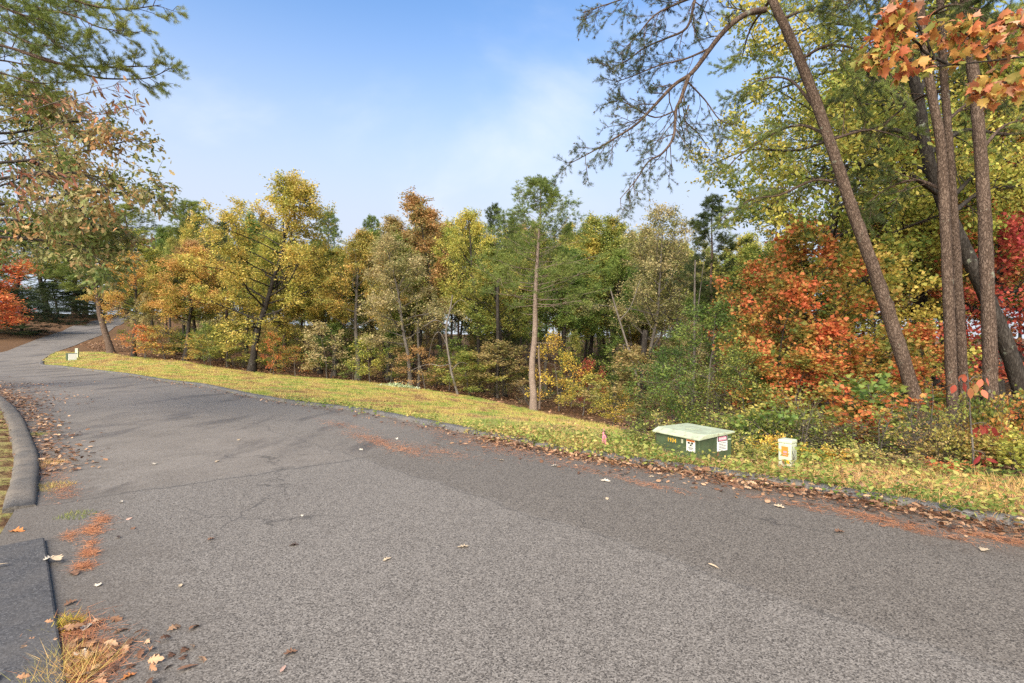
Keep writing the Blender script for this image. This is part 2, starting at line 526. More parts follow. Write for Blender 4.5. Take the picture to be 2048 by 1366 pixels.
def axis(a0, a1, b0, b1, fine, coarse):
    mid = np.arange(b0, b1 + 1e-6, fine)
    def grow(start, end, sgn):
        out, p, s = [], start, fine
        while (p < end) if sgn > 0 else (p > end):
            s = min(s * 1.25, coarse)
            p += sgn * s
            out.append(p)
        return out
    return np.array(list(reversed(grow(b0, a0, -1))) + list(mid) + grow(b1, a1, 1))
gx = axis(-420, 420, -72, 30, .55, 30)
gy = axis(-220, 620, -4, 100, .55, 30)
X, Y = np.meshgrid(gx, gy)
Z = TZ(X, Y)
road_poly = np.vstack([RE, LE[::-1]])
inroad = in_poly(X, Y, road_poly)
GRASS_POLY = [tuple(p) for p in RE[12 * 4 - 4:12 * 12 + 1]] + [XY(e[0], e[2]) for e in EDGE] + [XY(1275, 9.3), XY(1240, 8.2), XY(1150, 8.0)]
EDGEXY = [XY(e[0], e[2]) for e in EDGE]
VERGE_POLY = [tuple(p) for p in RE[12 * 2 + 4:12 * 5 + 4]] + [XY(1100, 9.4), XY(1275, 9.6), XY(1500, 8.5), XY(1700, 7.5), XY(2048, 6.4), XY(2600, 5.6), (14, 0.5)]
LEFT_POLY = [tuple(p) for p in LE[12 * 2:12 * 9]][::-1]
LEFT_POLY = LEFT_POLY + [(6, -9), (-6, -3), (-10, 3), (-16, 9), (-24, 16), (-32, 23)]
gm = in_poly(X, Y, GRASS_POLY).astype(float) + .55 * in_poly(X, Y, VERGE_POLY) + .8 * in_poly(X, Y, LEFT_POLY)
gm = np.clip(gm, 0, 1)
rng = rnd(11)
Zt = Z + np.where(inroad, -.10, 0.0) + rng.normal(0, .012, Z.shape) * (~inroad)
ny_, nx_ = X.shape
V = np.stack([X, Y, Zt], -1).reshape(-1, 3)
ii = (np.arange(ny_ - 1)[:, None] * nx_ + np.arange(nx_ - 1)[None, :]).ravel()
Q = np.stack([ii, ii + 1, ii + nx_ + 1, ii + nx_], -1)
gme = mesh_np('ground', V, [Q], True)
at = gme.attributes.new('grass', 'FLOAT', 'POINT')
at.data.foreach_set('value', gm.ravel().astype(np.float32))

m, nt = new_mat('ground_soil')
t = NT(nt)
geo = t.n('ShaderNodeNewGeometry')
pos = geo.outputs['Position']
ga = t.n('ShaderNodeAttribute', attribute_name='grass')
n1 = t.noise(pos, 9.0, 6.0, .65)
n2 = t.noise(pos, .55, 4.0, .6)
n3 = t.noise(pos, 38.0, 4.0, .7)
litter = t.ramp(t.math('ADD', t.math('MULTIPLY', n1, .5), t.math('MULTIPLY', n3, .5)), [(.34, (.045, .026, .014, 1)), (.48, (.12, .068, .036, 1)), (.60, (.20, .115, .06, 1)), (.72, (.30, .19, .11, 1))])
turf = t.ramp(t.math('ADD', t.math('MULTIPLY', n2, .6), t.math('MULTIPLY', n3, .4)), [(.38, (.17, .20, .055, 1)), (.46, (.26, .255, .08, 1)), (.52, (.34, .27, .11, 1)), (.58, (.20, .135, .08, 1))])
col = t.mix(t.mr(t.math('ADD', ga.outputs['Fac'], t.mr(n1, .3, .7, -.3, .3)), .35, .65), litter, turf)
bp = t.n('ShaderNodeBump', {'Height': n3, 'Strength': .6, 'Distance': .05})
p = t.n('ShaderNodeBsdfPrincipled', {'Base Color': col, 'Roughness': .95, 'Specular IOR Level': .1, 'Normal': bp.outputs[0]})
t.n('ShaderNodeOutputMaterial', {'Surface': p.outputs[0]})
tag(obj('ground', gme, m), kind='structure')

# ------------------------------------------------------------------ road
NA = 14
u = np.linspace(0, 1, NA)
RV = RE[:, None, :] * (1 - u)[None, :, None] + LE[:, None, :] * u[None, :, None]
# finer sampling along the road
RZ = TZ(RV[..., 0], RV[..., 1])
RV3 = np.concatenate([RV, RZ[..., None]], -1)
n_, m_ = RV3.shape[:2]
ii = (np.arange(n_ - 1)[:, None] * m_ + np.arange(m_ - 1)[None, :]).ravel()
rme = mesh_np('road', RV3.reshape(-1, 3), [np.stack([ii, ii + m_, ii + m_ + 1, ii + 1], -1)], True)
mroad, nt = new_mat('asphalt')
t = NT(nt)
pos = t.n('ShaderNodeNewGeometry').outputs['Position']
sx = t.n('ShaderNodeSeparateXYZ', {0: pos})
xs, ys = sx.outputs[0], sx.outputs[1]
def grain_nodes(t, pos, sc=140.0):
    vo = t.n('ShaderNodeTexVoronoi', {'Vector': pos, 'Scale': sc})
    vr = t.n('ShaderNodeSeparateColor', {0: vo.outputs['Color']}).outputs[0]
    fine = t.noise(pos, sc * 1.6, 3.0, .7)
    return vo.outputs['Distance'], vr, fine
vd, vr, fine = grain_nodes(t, pos)
wob = t.mr(t.noise(pos, .8, 3.0), .3, .7, -.14, .14)
sumxy = t.math('ADD', t.math('ADD', xs, ys), wob)
lane = t.mr(sumxy, 4.86, 4.98)                     # darker right-hand paving lane
lane_near = t.mr(t.math('ADD', xs, t.math('MULTIPLY', ys, -1.0)), -14.0, -9.0)
lane = t.math('MULTIPLY', lane, lane_near)
trans_line = t.math('ADD', t.math('MULTIPLY', xs, .61), t.math('MULTIPLY', ys, -.79))   # across the road
beyond = t.mr(t.math('ADD', trans_line, t.math('MULTIPLY', wob, .6)), -6.98, -6.80, 1.0, 0.0)
big = t.noise(pos, .22, 4.0, .6)
med = t.noise(pos, 1.4, 5.0, .65)
base = t.ramp(t.math('ADD', t.math('MULTIPLY', vr, .62), t.math('MULTIPLY', fine, .38)),
              [(.20, (.042, .036, .030, 1)), (.38, (.128, .112, .095, 1)), (.60, (.188, .167, .143, 1)), (.85, (.31, .278, .24, 1))])
base = t.mix(t.math('MULTIPLY', lane, .55), base, (.66, .63, .59, 1), 'MULTIPLY')
brown = t.ramp(t.math('ADD', t.math('MULTIPLY', med, .6), t.math('MULTIPLY', vr, .4)), [(.3, (.110, .093, .075, 1)), (.5, (.180, .156, .130, 1)), (.7, (.245, .215, .183, 1))])
far_f = t.math('MULTIPLY', beyond, t.mr(sumxy, 4.2, 5.4, .72, .12))
base = t.mix(far_f, base, brown)
# old damp stains on the far stretch, each with its own outline
mp = t.n('ShaderNodeMapping', {'Vector': pos, 'Rotation': (0, 0, math.radians(-48)), 'Scale': (.75, .24, 1)})
st = t.noise(mp.outputs[0], 1.15, 5.0, .6)
stain = t.math('MULTIPLY', t.mr(st, .53, .62), beyond)
base = t.mix(t.math('MULTIPLY', stain, .50), base, (.34, .31, .28, 1), 'MULTIPLY')
base = t.mix(t.mr(big, .40, .65, 0.0, .32), base, (.66, .65, .64, 1), 'MULTIPLY')
base = t.mix(t.mr(med, .58, .72, 0.0, .20), base, (.6, .58, .56, 1), 'MULTIPLY')
# dark joints: seam between the lanes and the cut across the road, a few cracks
def line(v, c, w):
    d = t.math('ABSOLUTE', t.math('SUBTRACT', v, c))
    return t.mr(d, 0.0, w, 1.0, 0.0)
wob2 = t.mr(t.noise(pos, 3.0, 4.0), .3, .7, -.05, .05)
j1 = line(t.math('ADD', trans_line, t.math('ADD', t.math('MULTIPLY', wob, .6), wob2)), -6.80, .035)
j2 = line(t.math('ADD', sumxy, wob2), 4.88, .03)
j = t.math('MAXIMUM', t.math('MULTIPLY', j1, t.mr(sumxy, 4.8, 5.0, 1, .3)), t.math('MULTIPLY', j2, .7))
base = t.mix(t.math('MULTIPLY', j, .55), base, (.03, .028, .026, 1))
cw = t.n('ShaderNodeTexNoise', {'Vector': pos, 'Scale': 1.8, 'Detail': 4.0})
cv2 = t.n('ShaderNodeVectorMath', {0: cw.outputs['Color'], 3: .9}, operation='SCALE')
cv3 = t.n('ShaderNodeVectorMath', {0: pos, 1: cv2.outputs[0]}, operation='ADD')
ck = t.n('ShaderNodeTexVoronoi', {'Vector': cv3.outputs[0], 'Scale': .32}, feature='DISTANCE_TO_EDGE').outputs['Distance']
ckm = t.math('MULTIPLY', t.mr(ck, 0.0, .006, 1, 0), t.mr(t.noise(pos, .5, 2.0), .50, .58))
base = t.mix(t.math('MULTIPLY', ckm, .6), base, (.03, .027, .024, 1))
bl = t.noise(pos, 5.5, 5.0, .7)
base = t.mix(t.mr(bl, .52, .70, 0, .28), base, (.55, .52, .49, 1), 'MULTIPLY')
oil = t.noise(mp.outputs[0], 2.4, 3.0, .5)
base = t.mix(t.mr(oil, .66, .74, 0, .35), base, (.45, .43, .41, 1), 'MULTIPLY')
# dirty gutter margins
gl = t.mr(t.math('ADD', sumxy, t.mr(med, .3, .7, -.5, .5)), .35, 1.5, 1.0, 0.0)
gl = t.math('MULTIPLY', gl, t.mr(ys, 20, 26, 1, 0))
base = t.mix(t.math('MULTIPLY', gl, .55), base, (.10, .082, .064, 1))
gr = t.mr(t.math('ADD', sumxy, t.mr(med, .3, .7, -.5, .5)), 7.3, 8.3)
gr = t.math('MULTIPLY', gr, t.mr(ys, 13, 18, 1, 0))
base = t.mix(t.math('MULTIPLY', gr, .45), base, (.12, .085, .06, 1))
bh = t.math('ADD', t.math('MULTIPLY', vr, .6), t.math('MULTIPLY', fine, .5))
bp = t.n('ShaderNodeBump', {'Height': bh, 'Strength': .3, 'Distance': .010})
rough = t.mr(stain, 0, 1, .78, .55)
p = t.n('ShaderNodeBsdfPrincipled', {'Base Color': base, 'Roughness': rough, 'Specular IOR Level': .42, 'Normal': bp.outputs[0]})
t.n('ShaderNodeOutputMaterial', {'Surface': p.outputs[0]})
tag(obj('road', rme, mroad), kind='structure')

mcurb, nt = new_mat('curb_asphalt')
t = NT(nt)
pos = t.n('ShaderNodeNewGeometry').outputs['Position']
vd, vr, fine = grain_nodes(t, pos, 85.0)
c = t.ramp(t.math('ADD', t.math('MULTIPLY', vr, .5), t.math('MULTIPLY', fine, .5)), [(.25, (.045, .043, .043, 1)), (.45, (.085, .083, .083, 1)), (.68, (.135, .13, .128, 1)), (.9, (.30, .29, .28, 1))])
wn_ = t.noise(pos, 2.2, 5.0, .65)
c = t.mix(t.mr(wn_, .42, .62, 0, .6), c, (.17, .15, .125, 1))
bp = t.n('ShaderNodeBump', {'Height': t.math('ADD', vr, wn_), 'Strength': .6, 'Distance': .012})
p = t.n('ShaderNodeBsdfPrincipled', {'Base Color': c, 'Roughness': .8, 'Specular IOR Level': .35, 'Normal': bp.outputs[0]})
t.n('ShaderNodeOutputMaterial', {'Surface': p.outputs[0]})

def curb_mat(name, stops, wear, amt):
    m_, nt_ = new_mat(name)
    t_ = NT(nt_)
    ps = t_.n('ShaderNodeNewGeometry').outputs['Position']
    vd_, vr_, fi_ = grain_nodes(t_, ps, 110.0)
    c_ = t_.ramp(t_.math('ADD', t_.math('MULTIPLY', vr_, .5), t_.math('MULTIPLY', fi_, .5)), stops)
    w_ = t_.noise(ps, 2.6, 6.0, .68)
    c_ = t_.mix(t_.mr(w_, .42, .62, 0, amt), c_, wear)
    c_ = t_.mix(t_.mr(t_.noise(ps, 16.0, 5.0, .7), .58, .70, 0.0, .5), c_, (.05, .045, .04, 1))
    b_ = t_.n('ShaderNodeBump', {'Height': t_.math('ADD', vr_, w_), 'Strength': .6, 'Distance': .012})
    p_ = t_.n('ShaderNodeBsdfPrincipled', {'Base Color': c_, 'Roughness': .82, 'Specular IOR Level': .3, 'Normal': b_.outputs[0]})
    t_.n('ShaderNodeOutputMaterial', {'Surface': p_.outputs[0]})
    return m_
mcurb_worn = curb_mat('curb_weathered', [(.25, (.055, .049, .043, 1)), (.45, (.098, .088, .077, 1)), (.68, (.148, .134, .118, 1)), (.9, (.27, .25, .22, 1))], (.18, .152, .122, 1), .7)
mslab = curb_mat('curb_slab_dark', [(.25, (.042, .041, .042, 1)), (.45, (.066, .064, .065, 1)), (.70, (.098, .095, .095, 1)), (.93, (.30, .29, .27, 1))], (.115, .105, .095, 1), .45)
def curb(name, path, side, width, height, label, taper0=False, taper1=False, seed=0, flat=False, mat=None):
    """path = road-side edge; side = +1 if the curb body lies to the right of the walking direction"""
    r = rnd(seed)
    path = np.asarray(path, float)
    tan = unit(np.gradient(path, axis=0))
    nor = np.stack([tan[:, 1], -tan[:, 0]], -1) * side
    if flat:
        prof = [(0, -.08), (.005, .8), (.03, 1.0), (.95, 1.0), (1, .95), (1, -.08)]
    else:
        prof = [(-.02, -.08), (.03, .55), (.12, .88), (.28, 1.0), (.72, .98), (.9, .8), (1, .4), (1.02, -.08)]
    n = len(path)
    zz_ = TZ(path[:, 0], path[:, 1])
    V = []
    for i in range(n):
        h = height
        e = 1.0
        if taper0: e = min(e, i / 3.0)
        if taper1: e = min(e, (n - 1 - i) / 3.0)
        h *= .35 + .65 * e
        w = width * (1 + (0 if flat else r.normal(0, .02)))
        for a, b in prof:
            q = path[i] + nor[i] * a * w
            V.append((q[0], q[1], zz_[i] + (b * h if b > 0 else -.08) + (r.normal(0, .003) if b > 0 and not flat else 0)))
    k = len(prof)
    Fq = [(i * k + j, i * k + j + 1, (i + 1) * k + j + 1, (i + 1) * k + j) for i in range(n - 1) for j in range(k - 1)]
    me = bpy.data.meshes.new(name)
    me.from_pydata(V, [], Fq + [tuple(range(k)), tuple((n - 1) * k + j for j in reversed(range(k)))])
    if not flat:
        for pl in me.polygons:
            pl.use_smooth = len(pl.vertices) == 4
    return tag(obj(name, me, mat or mcurb), label, 'curb')
def resample(pts, step):
    pts = np.asarray(pts, float)
    s = np.concatenate([[0], np.cumsum(np.linalg.norm(np.diff(pts, axis=0), axis=1))])
    q = np.arange(0, s[-1], step)
    return np.stack([np.interp(q, s, pts[:, k]) for k in range(pts.shape[1])], -1)
i3 = 12 * 2
curb('curb', resample(RE[i3:12 * 10 + 9], .3), 1, .24, .075, 'long low asphalt curb between the road and the sunny grass strip', seed=1)
LA = catmull([(-4.62, 4.98), (-6.35, 6.88), (-8.1, 8.62), (-10.25, 10.7), (-12.75, 12.98), (-15.8, 15.6), (-22.6, 20.6)], 10)
curb('curb', resample(LA, .25), -1, .24, .075, 'rounded asphalt curb on the left bending beside a leafy gutter', taper0=True, seed=2, mat=mcurb_worn)
LB = [(9, -9.02), (2, -1.81), (-2.14, 2.45), (-3.80, 4.16)]
curb('curb', resample(LB, .3), -1, .40, .03, 'flat dark curb slab in the bottom left corner', seed=3, flat=True, mat=mslab)

# ------------------------------------------------------------------ growing trees
UP = np.array((0, 0, 1.0))
def wander(r, p, d, L, n, wob, bend=0.0):
    p = np.array(p, float)
    d = unit(np.array(d, float))
    out = [p.copy()]
    st = L / n
    for i in range(n):
        d = unit(d + r.normal(0, wob, 3) + UP * bend)
        p = p + d * st
        out.append(p.copy())
    return np.array(out)
def at_s(pts, s):
    k = s * (len(pts) - 1)
    i = min(int(k), len(pts) - 2)
    return pts[i] + (pts[i + 1] - pts[i]) * (k - i), unit(pts[i + 1] - pts[i])
def perp(r, tdir, flat):
    v = r.normal(size=3)
    v[2] *= (1 - flat)
    v = v - tdir * np.dot(v, tdir)
    return unit(v)
def ramify(r, pts, rb, tubes, twigs, n2, len2, n3, len3, ang=.9, flat=.3, up=.12, s0=.25, sides=5, twig_tubes=True):
    """secondary branches and twigs along a limb; twigs get (p0,p1)"""
    for k in range(n2):
        s = s0 + (1 - s0) * (k + r.uniform(.1, .9)) / n2
        q, tg = at_s(pts, min(s, .999))
        a = ang * r.uniform(.7, 1.2)
        d = tg * math.cos(a) + perp(r, tg, flat) * math.sin(a) + UP * up
        L = len2 * (1.15 - .6 * s) * r.uniform(.7, 1.25)
        sp = wander(r, q, d, L, 4, .13, up * .4)
        rr = max(rb * (1 - .75 * s) * .5, .006)
        tubes.append((sp, np.linspace(rr, rr * .35, 5), 4))
        for j in range(n3):
            s2 = .2 + .8 * (j + r.uniform(.1, .9)) / n3
            q2, tg2 = at_s(sp, min(s2, .999))
            a2 = r.uniform(.5, 1.1)
            d2 = unit(tg2 * math.cos(a2) + perp(r, tg2, flat) * math.sin(a2) + UP * up * .6)
            e = q2 + d2 * len3 * r.uniform(.6, 1.3)
            twigs.append((q2, e))
            if twig_tubes:
                tubes.append((np.array([q2, (q2 + e) / 2 + r.normal(0, .02, 3), e]), np.array((rr * .4, rr * .3, rr * .15)) + .0015, 3))
        twigs.append((sp[-2], sp[-1] + (sp[-1] - sp[-2]) * .3))
def leaves_on(r, twigs, k, size, tpl, spread=.06, droop=.25, up=1.0, along=.6):
    A = np.array([a for a, b in twigs])
    B = np.array([b for a, b in twigs])
    A = np.repeat(A, k, 0)
    B = np.repeat(B, k, 0)
    n = len(A)
    s = r.uniform(.1, 1.08, (n, 1))
    pos = A + (B - A) * s + r.normal(0, spread, (n, 3))
    D = unit(B - A) * along + r.normal(0, .7, (n, 3)) - UP * droop
    N = r.normal(0, .8, (n, 3)) + UP * up
    sz = size * r.uniform(.65, 1.25, n)
    return scatter(tpl, pos, D, N, sz)
def tufts_on(r, twigs, k, size, tpl, spread=.02, s_lo=.35):
    A = np.array([a for a, b in twigs])
    B = np.array([b for a, b in twigs])
    A = np.repeat(A, k, 0)
    B = np.repeat(B, k, 0)
    n = len(A)
    s = r.uniform(s_lo, 1.0, (n, 1))
    pos = A + (B - A) * s + r.normal(0, spread, (n, 3))
    D = unit(B - A) + r.normal(0, .35, (n, 3)) + UP * .15
    N = r.normal(0, 1, (n, 3))
    return scatter(tpl, pos, D, N, size * r.uniform(.7, 1.2, n))

def broadleaf(seed, H=12., base=.35, R=3.0, nl=18, n2=7, n3=5, k=14, size=.13, r0=.17, tpl=DIAMOND, flat=.3, elev=(.25, .95), len3=.5, lean=0.0, crook=.035, spread=.09, droop=.25, fork=False):
    r = rnd(seed)
    tubes, twigs = [], []
    tr = wander(r, (0, 0, 0), (lean, 0, 1), H * .95, 12, crook, .02)
    tr[:, 2] *= H * .95 / tr[-1, 2]
    rad = r0 * (1 - np.linspace(0, 1, 13) ** .85 * .9)
    rad[0] *= 1.35
    tubes.append((np.vstack([tr[0] - UP * .35, tr]), np.concatenate([[rad[0] * 1.15], rad]), 9))
    for i in range(nl):
        tt = (i + r.uniform(.2, .8)) / nl
        s = base + (1 - base) * tt * .98
        q, tg = at_s(tr, min(s, .995))
        az = i * 2.399 + r.uniform(-.5, .5)
        el = elev[0] + (elev[1] - elev[0]) * tt + r.uniform(-.15, .2)
        prof = (.62 + .38 * math.sin(math.pi * min(1, tt * .95 + .12))) * (1 - tt ** 2.6 * .72)
        L = R * prof * r.uniform(.7, 1.2)
        d = np.array((math.cos(az) * math.cos(el), math.sin(az) * math.cos(el), math.sin(el)))
        lp = wander(r, q, d, L, 6, .12, .05)
        rb = max(r0 * (1 - s * .8) * .45, .012)
        tubes.append((lp, np.linspace(rb, rb * .3, 7), 5))
        nn = max(3, int(round(n2 * (.5 + .5 * L / R))))
        ramify(r, lp, rb, tubes, twigs, nn, L * .42, n3, len3, .85, flat, .1)
    wood = tubes_mesh('trunk', tubes)
    v, f = leaves_on(r, twigs, k, size, tpl, spread, droop)
    return wood, mesh_np('crown', v, [f])

def conifer(seed, H=13., base=.5, R=2.2, nl=46, n2=6, n3=4, k=2, size=.17, r0=.16, tpl=TUFT, top_round=.35, droop=0.0, lean=(0, 0), stubs=8, n_extra=0):
    r = rnd(seed)
    tubes, twigs = [], []
    n = 14
    hh = np.linspace(0, H, n)
    tr = np.stack([lean[0] * hh + np.cumsum(r.normal(0, .03, n)), lean[1] * hh + np.cumsum(r.normal(0, .03, n)), hh], -1)
    tr -= tr[0] * np.array((1, 1, 0))
    rad = r0 * (1 - (hh / H) ** 1.1 * .88)
    rad[0] *= 1.25
    tubes.append((np.vstack([tr[0] - UP * .4, tr]), np.concatenate([[rad[0] * 1.1], rad]), 10))
    for i in range(nl):
        tt = (i + r.uniform(0, 1)) / nl
        s = base + (1 - base) * tt
        q, tg = at_s(tr, min(s, .995))
        az = i * 2.399 + r.uniform(-.6, .6)
        prof = (1 - tt) ** .5 * (.55 + .45 * min(1, tt / max(top_round, .01) + .35))
        L = max(.35, R * prof * r.uniform(.6, 1.2))
        el = -.12 + tt * .95 + r.uniform(-.15, .2) - droop
        d = np.array((math.cos(az) * math.cos(el), math.sin(az) * math.cos(el), math.sin(el)))
        lp = wander(r, q, d, L, 6, .08, .06)
        rb = max(r0 * (1 - s) * .35, .010)
        tubes.append((lp, np.linspace(rb, rb * .3, 7), 4))
        ramify(r, lp, rb, tubes, twigs, max(3, int(n2 * (.45 + .55 * L / R))), L * .38 + .15, n3, .3, .8, .45, .14, .3, twig_tubes=False)
    for i in range(stubs):   # dead stubs below the crown
        s = r.uniform(min(.25, base * .5), base)
        q, tg = at_s(tr, s)
        az = r.uniform(0, 6.28)
        d = np.array((math.cos(az), math.sin(az), r.uniform(-.1, .4)))
        lp = wander(r, q, d, r.uniform(.3, 1.2), 4, .15, 0)
        tubes.append((lp, np.linspace(.018, .006, 5), 4))
    wood = tubes_mesh('trunk', tubes)
    v, f = tufts_on(r, twigs, k, size, tpl)
    return wood, mesh_np('crown', v, [f])

def shrubby(seed, H=1.6, R=.8, stems=9, n2=5, n3=4, k=7, size=.07, tpl=OVATE, flat=.2, droop=.3):
    r = rnd(seed)
    tubes, twigs = [], []
    for i in range(stems):
        az = r.uniform(0, 6.28)
        sp = r.uniform(.05, 1) * R / H
        d = (math.cos(az) * sp, math.sin(az) * sp, 1)
        lp = wander(r, (math.cos(az) * .08 * R, math.sin(az) * .08 * R, -.05), d, H * r.uniform(.55, 1.05), 6, .14, .02)
        tubes.append((lp, np.linspace(.012 * H, .004, 7), 4))
        ramify(r, lp, .01 * H, tubes, twigs, n2, H * .30, n3, .22 * H ** .5, .9, flat, .05, .2)
    wood = tubes_mesh('stem', tubes)
    v, f = leaves_on(r, twigs, k, size, tpl, .03 * H, droop)
    return wood, mesh_np('foliage', v, [f])

PROTO = {   # name: (wood mesh, crown mesh, height, crown radius)
    'd_round':  (*broadleaf(101, 12, .33, 3.1, 26, 8, 6, 21, .112), 12, 3.6),
    'd_broad':  (*broadleaf(102, 12, .22, 4.0, 34, 9, 6, 20, .115, .19, crook=.06), 12, 4.6),
    'd_tall':   (*broadleaf(103, 13, .40, 2.3, 28, 7, 6, 19, .115, .13), 13, 2.7),
    'd_slim':   (*broadleaf(104, 13, .35, 1.9, 28, 7, 5, 20, .115, .11), 13, 2.1),
    'd_sparse': (*broadleaf(105, 12, .26, 2.9, 26, 8, 6, 14, .105, .12, crook=.055), 12, 3.4),
    'd_full':   (*broadleaf(111, 10, .08, 2.6, 30, 7, 6, 18, .118, .11, crook=.05), 10, 3.0),
    'd_layer':  (*broadleaf(106, 7, .18, 2.4, 22, 7, 5, 9, .11, .07, MAPLE, .8, (.02, .75), .4, droop=.1), 7, 2.7),
    'd_layer2': (*broadleaf(107, 6, .12, 2.2, 18, 7, 5, 9, .11, .06, MAPLE, .8, (.0, .65), .4, crook=.06, droop=.1), 6, 2.5),
    'sapling':  (*broadleaf(108, 4, .16, 1.25, 14, 5, 4, 8, .10, .03, OVATE, .6, (.05, .8), .28, crook=.05), 4, 1.5),
    'sapling2': (*broadleaf(109, 4, .10, 1.4, 16, 5, 4, 8, .085, .03, OVATE, .7, (.0, .7), .3, crook=.06), 4, 1.6),
    'bush_tree': (*broadleaf(110, 5, .08, 2.0, 26, 7, 5, 11, .075, .05, OVATE, .3, (.0, 1.0), .32, crook=.07), 5, 2.2),
    'p_tall':   (*conifer(201, 13, .46, 2.7, 72, 9, 5, 3, .165, .15, top_round=.15), 13, 2.8),
    'p_tall2':  (*conifer(202, 13, .48, 2.0, 56, 7, 5, 4, .17, .14), 13, 2.3),
    'p_full':   (*conifer(203, 12, .12, 2.9, 84, 8, 5, 4, .17, .14, top_round=.1), 12, 3.1),
    'cedar':    (*conifer(204, 6, .04, 1.9, 70, 8, 5, 5, .12, .07, top_round=.15, droop=.05, stubs=0), 6, 2.0),
    'shrub':    (*shrubby(301), 1.6, .95),
    'shrub2':   (*shrubby(302, 1.4, .9, 11, 5, 4, 6, .085, MAPLE, .6, .1), 1.4, 1.0),
    'shrub3':   (*shrubby(303, 1.0, .6, 10, 5, 4, 7, .065, OVATE), 1.0, .75),
    'twiggy':   (*shrubby(304, 1.8, 1.0, 10, 6, 5, 2, .05, OVATE), 1.8, 1.1),
}
for _k, (_w1, _c1, _h, _r) in list(PROTO.items()):
    _co = np.empty(len(_c1.vertices) * 3, np.float32)
    _c1.vertices.foreach_get('co', _co)
    _co = _co.reshape(-1, 3)
    _rr = np.hypot(_co[:, 0], _co[:, 1])
    PROTO[_k] = (_w1, _c1, float(np.percentile(_co[:, 2], 99.8)), float(np.percentile(_rr, 94)))
def plant(kind, name, x, y, H, R, leafm, barkm, label, cat='tree', group=None, rot=None, lean=None, z=None, r=[rnd(77)]):
    wood, crown, h0, r0 = PROTO[kind]
    if z is None:
        z = tz(x, y)
    e = empty(name, (x, y, z - .03), r[0].uniform(0, 6.28) if rot is None else rot)
    if lean:
        e.rotation_euler[0], e.rotation_euler[1] = lean
    e.scale = (R / r0, R / r0, H / h0)
    sh = kind.startswith(('shrub', 'twiggy'))
    obj('stem' if sh else 'trunk', wood, BM[barkm], e)
    obj('foliage' if sh else 'crown', crown, LM[leafm], e)
    tag(e, label, cat, group)
    return e
def plant_px(kind, name, px, d, top, wpx, leafm, barkm, label, cat='tree', group=None, rot=None, lean=None):
    x, y = XY(px, d)
    z = tz(x, y)
    ztop = CAMH - d * (top - 683) / F
    return plant(kind, name, x, y, ztop - z, wpx / F * d / 2, leafm, barkm, label, cat, group, rot, lean, z)

# ---- the front row of the wood, each where the photograph has it
FRONT = [
    # kind, name, px, d, top, width, leaf, bark, label
    ('d_broad', 'oak_tree', 503, 32, 362, 290, 'gold', 'oak', 'broad golden oak, the tallest round crown behind the grass strip'),
    ('d_round', 'oak_tree', 715, 33, 455, 190, 'orange', 'grey', 'orange gold oak just right of the broad golden oak'),
    ('d_sparse', 'oak_tree', 822, 30, 470, 190, 'tan', 'grey', 'thin tan oak with pale grey trunk beside the dead snag'),
    ('d_tall', 'oak_tree', 775, 40, 428, 130, 'brown', 'grey', 'brown crowned tree rising behind the thin tan oak'),
    ('d_tall', 'oak_tree', 838, 46, 412, 140, 'brown', 'grey', 'brown tree with a rounded top left of the pointed rust tree'),
    ('d_slim', 'oak_tree', 885, 41, 385, 150, 'rust', 'oak', 'rust coloured tree with a pointed top on the skyline'),
    ('d_round', 'hickory_tree', 962, 37, 418, 170, 'lime', 'oak', 'yellow green tree just left of the lone tall pine'),
    ('d_round', 'hickory_tree', 1178, 42, 436, 170, 'olive', 'oak', 'olive green tree just right of the lone tall pine'),
    ('d_tall', 'hickory_tree', 1228, 39, 428, 130, 'olive', 'oak', 'slender olive tree between the lone pine and the pale tan oak'),
    ('d_sparse', 'oak_tree', 1292, 29, 400, 200, 'tan', 'grey', 'pale tan oak with a tall ragged top on the skyline'),
    ('d_round', 'oak_tree', 1365, 31, 475, 170, 'tan', 'grey', 'lower tan oak at the right shoulder of the pale tan oak'),
    ('d_round', 'hickory_tree', 1510, 36, 462, 190, 'lime', 'oak', 'yellow green crown far behind the orange maples'),
    ('d_round', 'oak_tree', 268, 37, 505, 150, 'orange', 'oak', 'orange oak with a dark leaning trunk by the road bend'),
    ('d_round', 'oak_tree', 370, 35.6, 492, 170, 'orange', 'oak', 'orange brown oak between the road bend and the golden oak'),
    ('d_tall', 'oak_tree', 396, 38, 520, 130, 'olive', 'oak', 'dark trunked olive tree close behind the orange brown oak'),
    ('d_round', 'oak_tree', 640, 38, 500, 160, 'gold', 'oak', 'gold tree filling the gap right of the broad golden oak'),
    ('d_tall', 'oak_tree', 1010, 33, 500, 150, 'olive', 'oak', 'dark trunked olive tree left behind the lone pine'),
    ('d_tall', 'hickory_tree', 1120, 34, 495, 150, 'green', 'oak', 'green tree close behind the lone pine on its right'),
    ('d_round', 'oak_tree', 1435, 26, 560, 170, 'green', 'grey', 'green tree behind the bushy green thicket'),
]
for kind, name, px, d, top, w, lf, bk, lab in FRONT:
    plant_px(kind, name, px, d, top, w, lf, bk, lab)
plant_px('p_tall', 'pine_tree', 1067, 24.6, 354, 230, 'pine', 'pinel', 'lone tall pine with a bare pale trunk at the grass edge', rot=.4, lean=(0, math.radians(1.6)))
plant_px('p_tall2', 'pine_tree', 1426, 23, 392, 130, 'pined', 'pine', 'slim dark pine with bare brown trunk right of the tan oaks', rot=2.2)
plant_px('p_full', 'pine_tree', 255, 118, 408, 220, 'pinel', 'pine', 'bright green pine beyond the top of the road')
plant_px('p_full', 'pine_tree', 385, 70, 402, 190, 'pinel', 'pine', 'bright green pine behind the golden oak, left side')
plant_px('p_full', 'pine_tree', 660, 56, 424, 120, 'pine', 'pine', 'blue green pine top behind the orange gold oak')
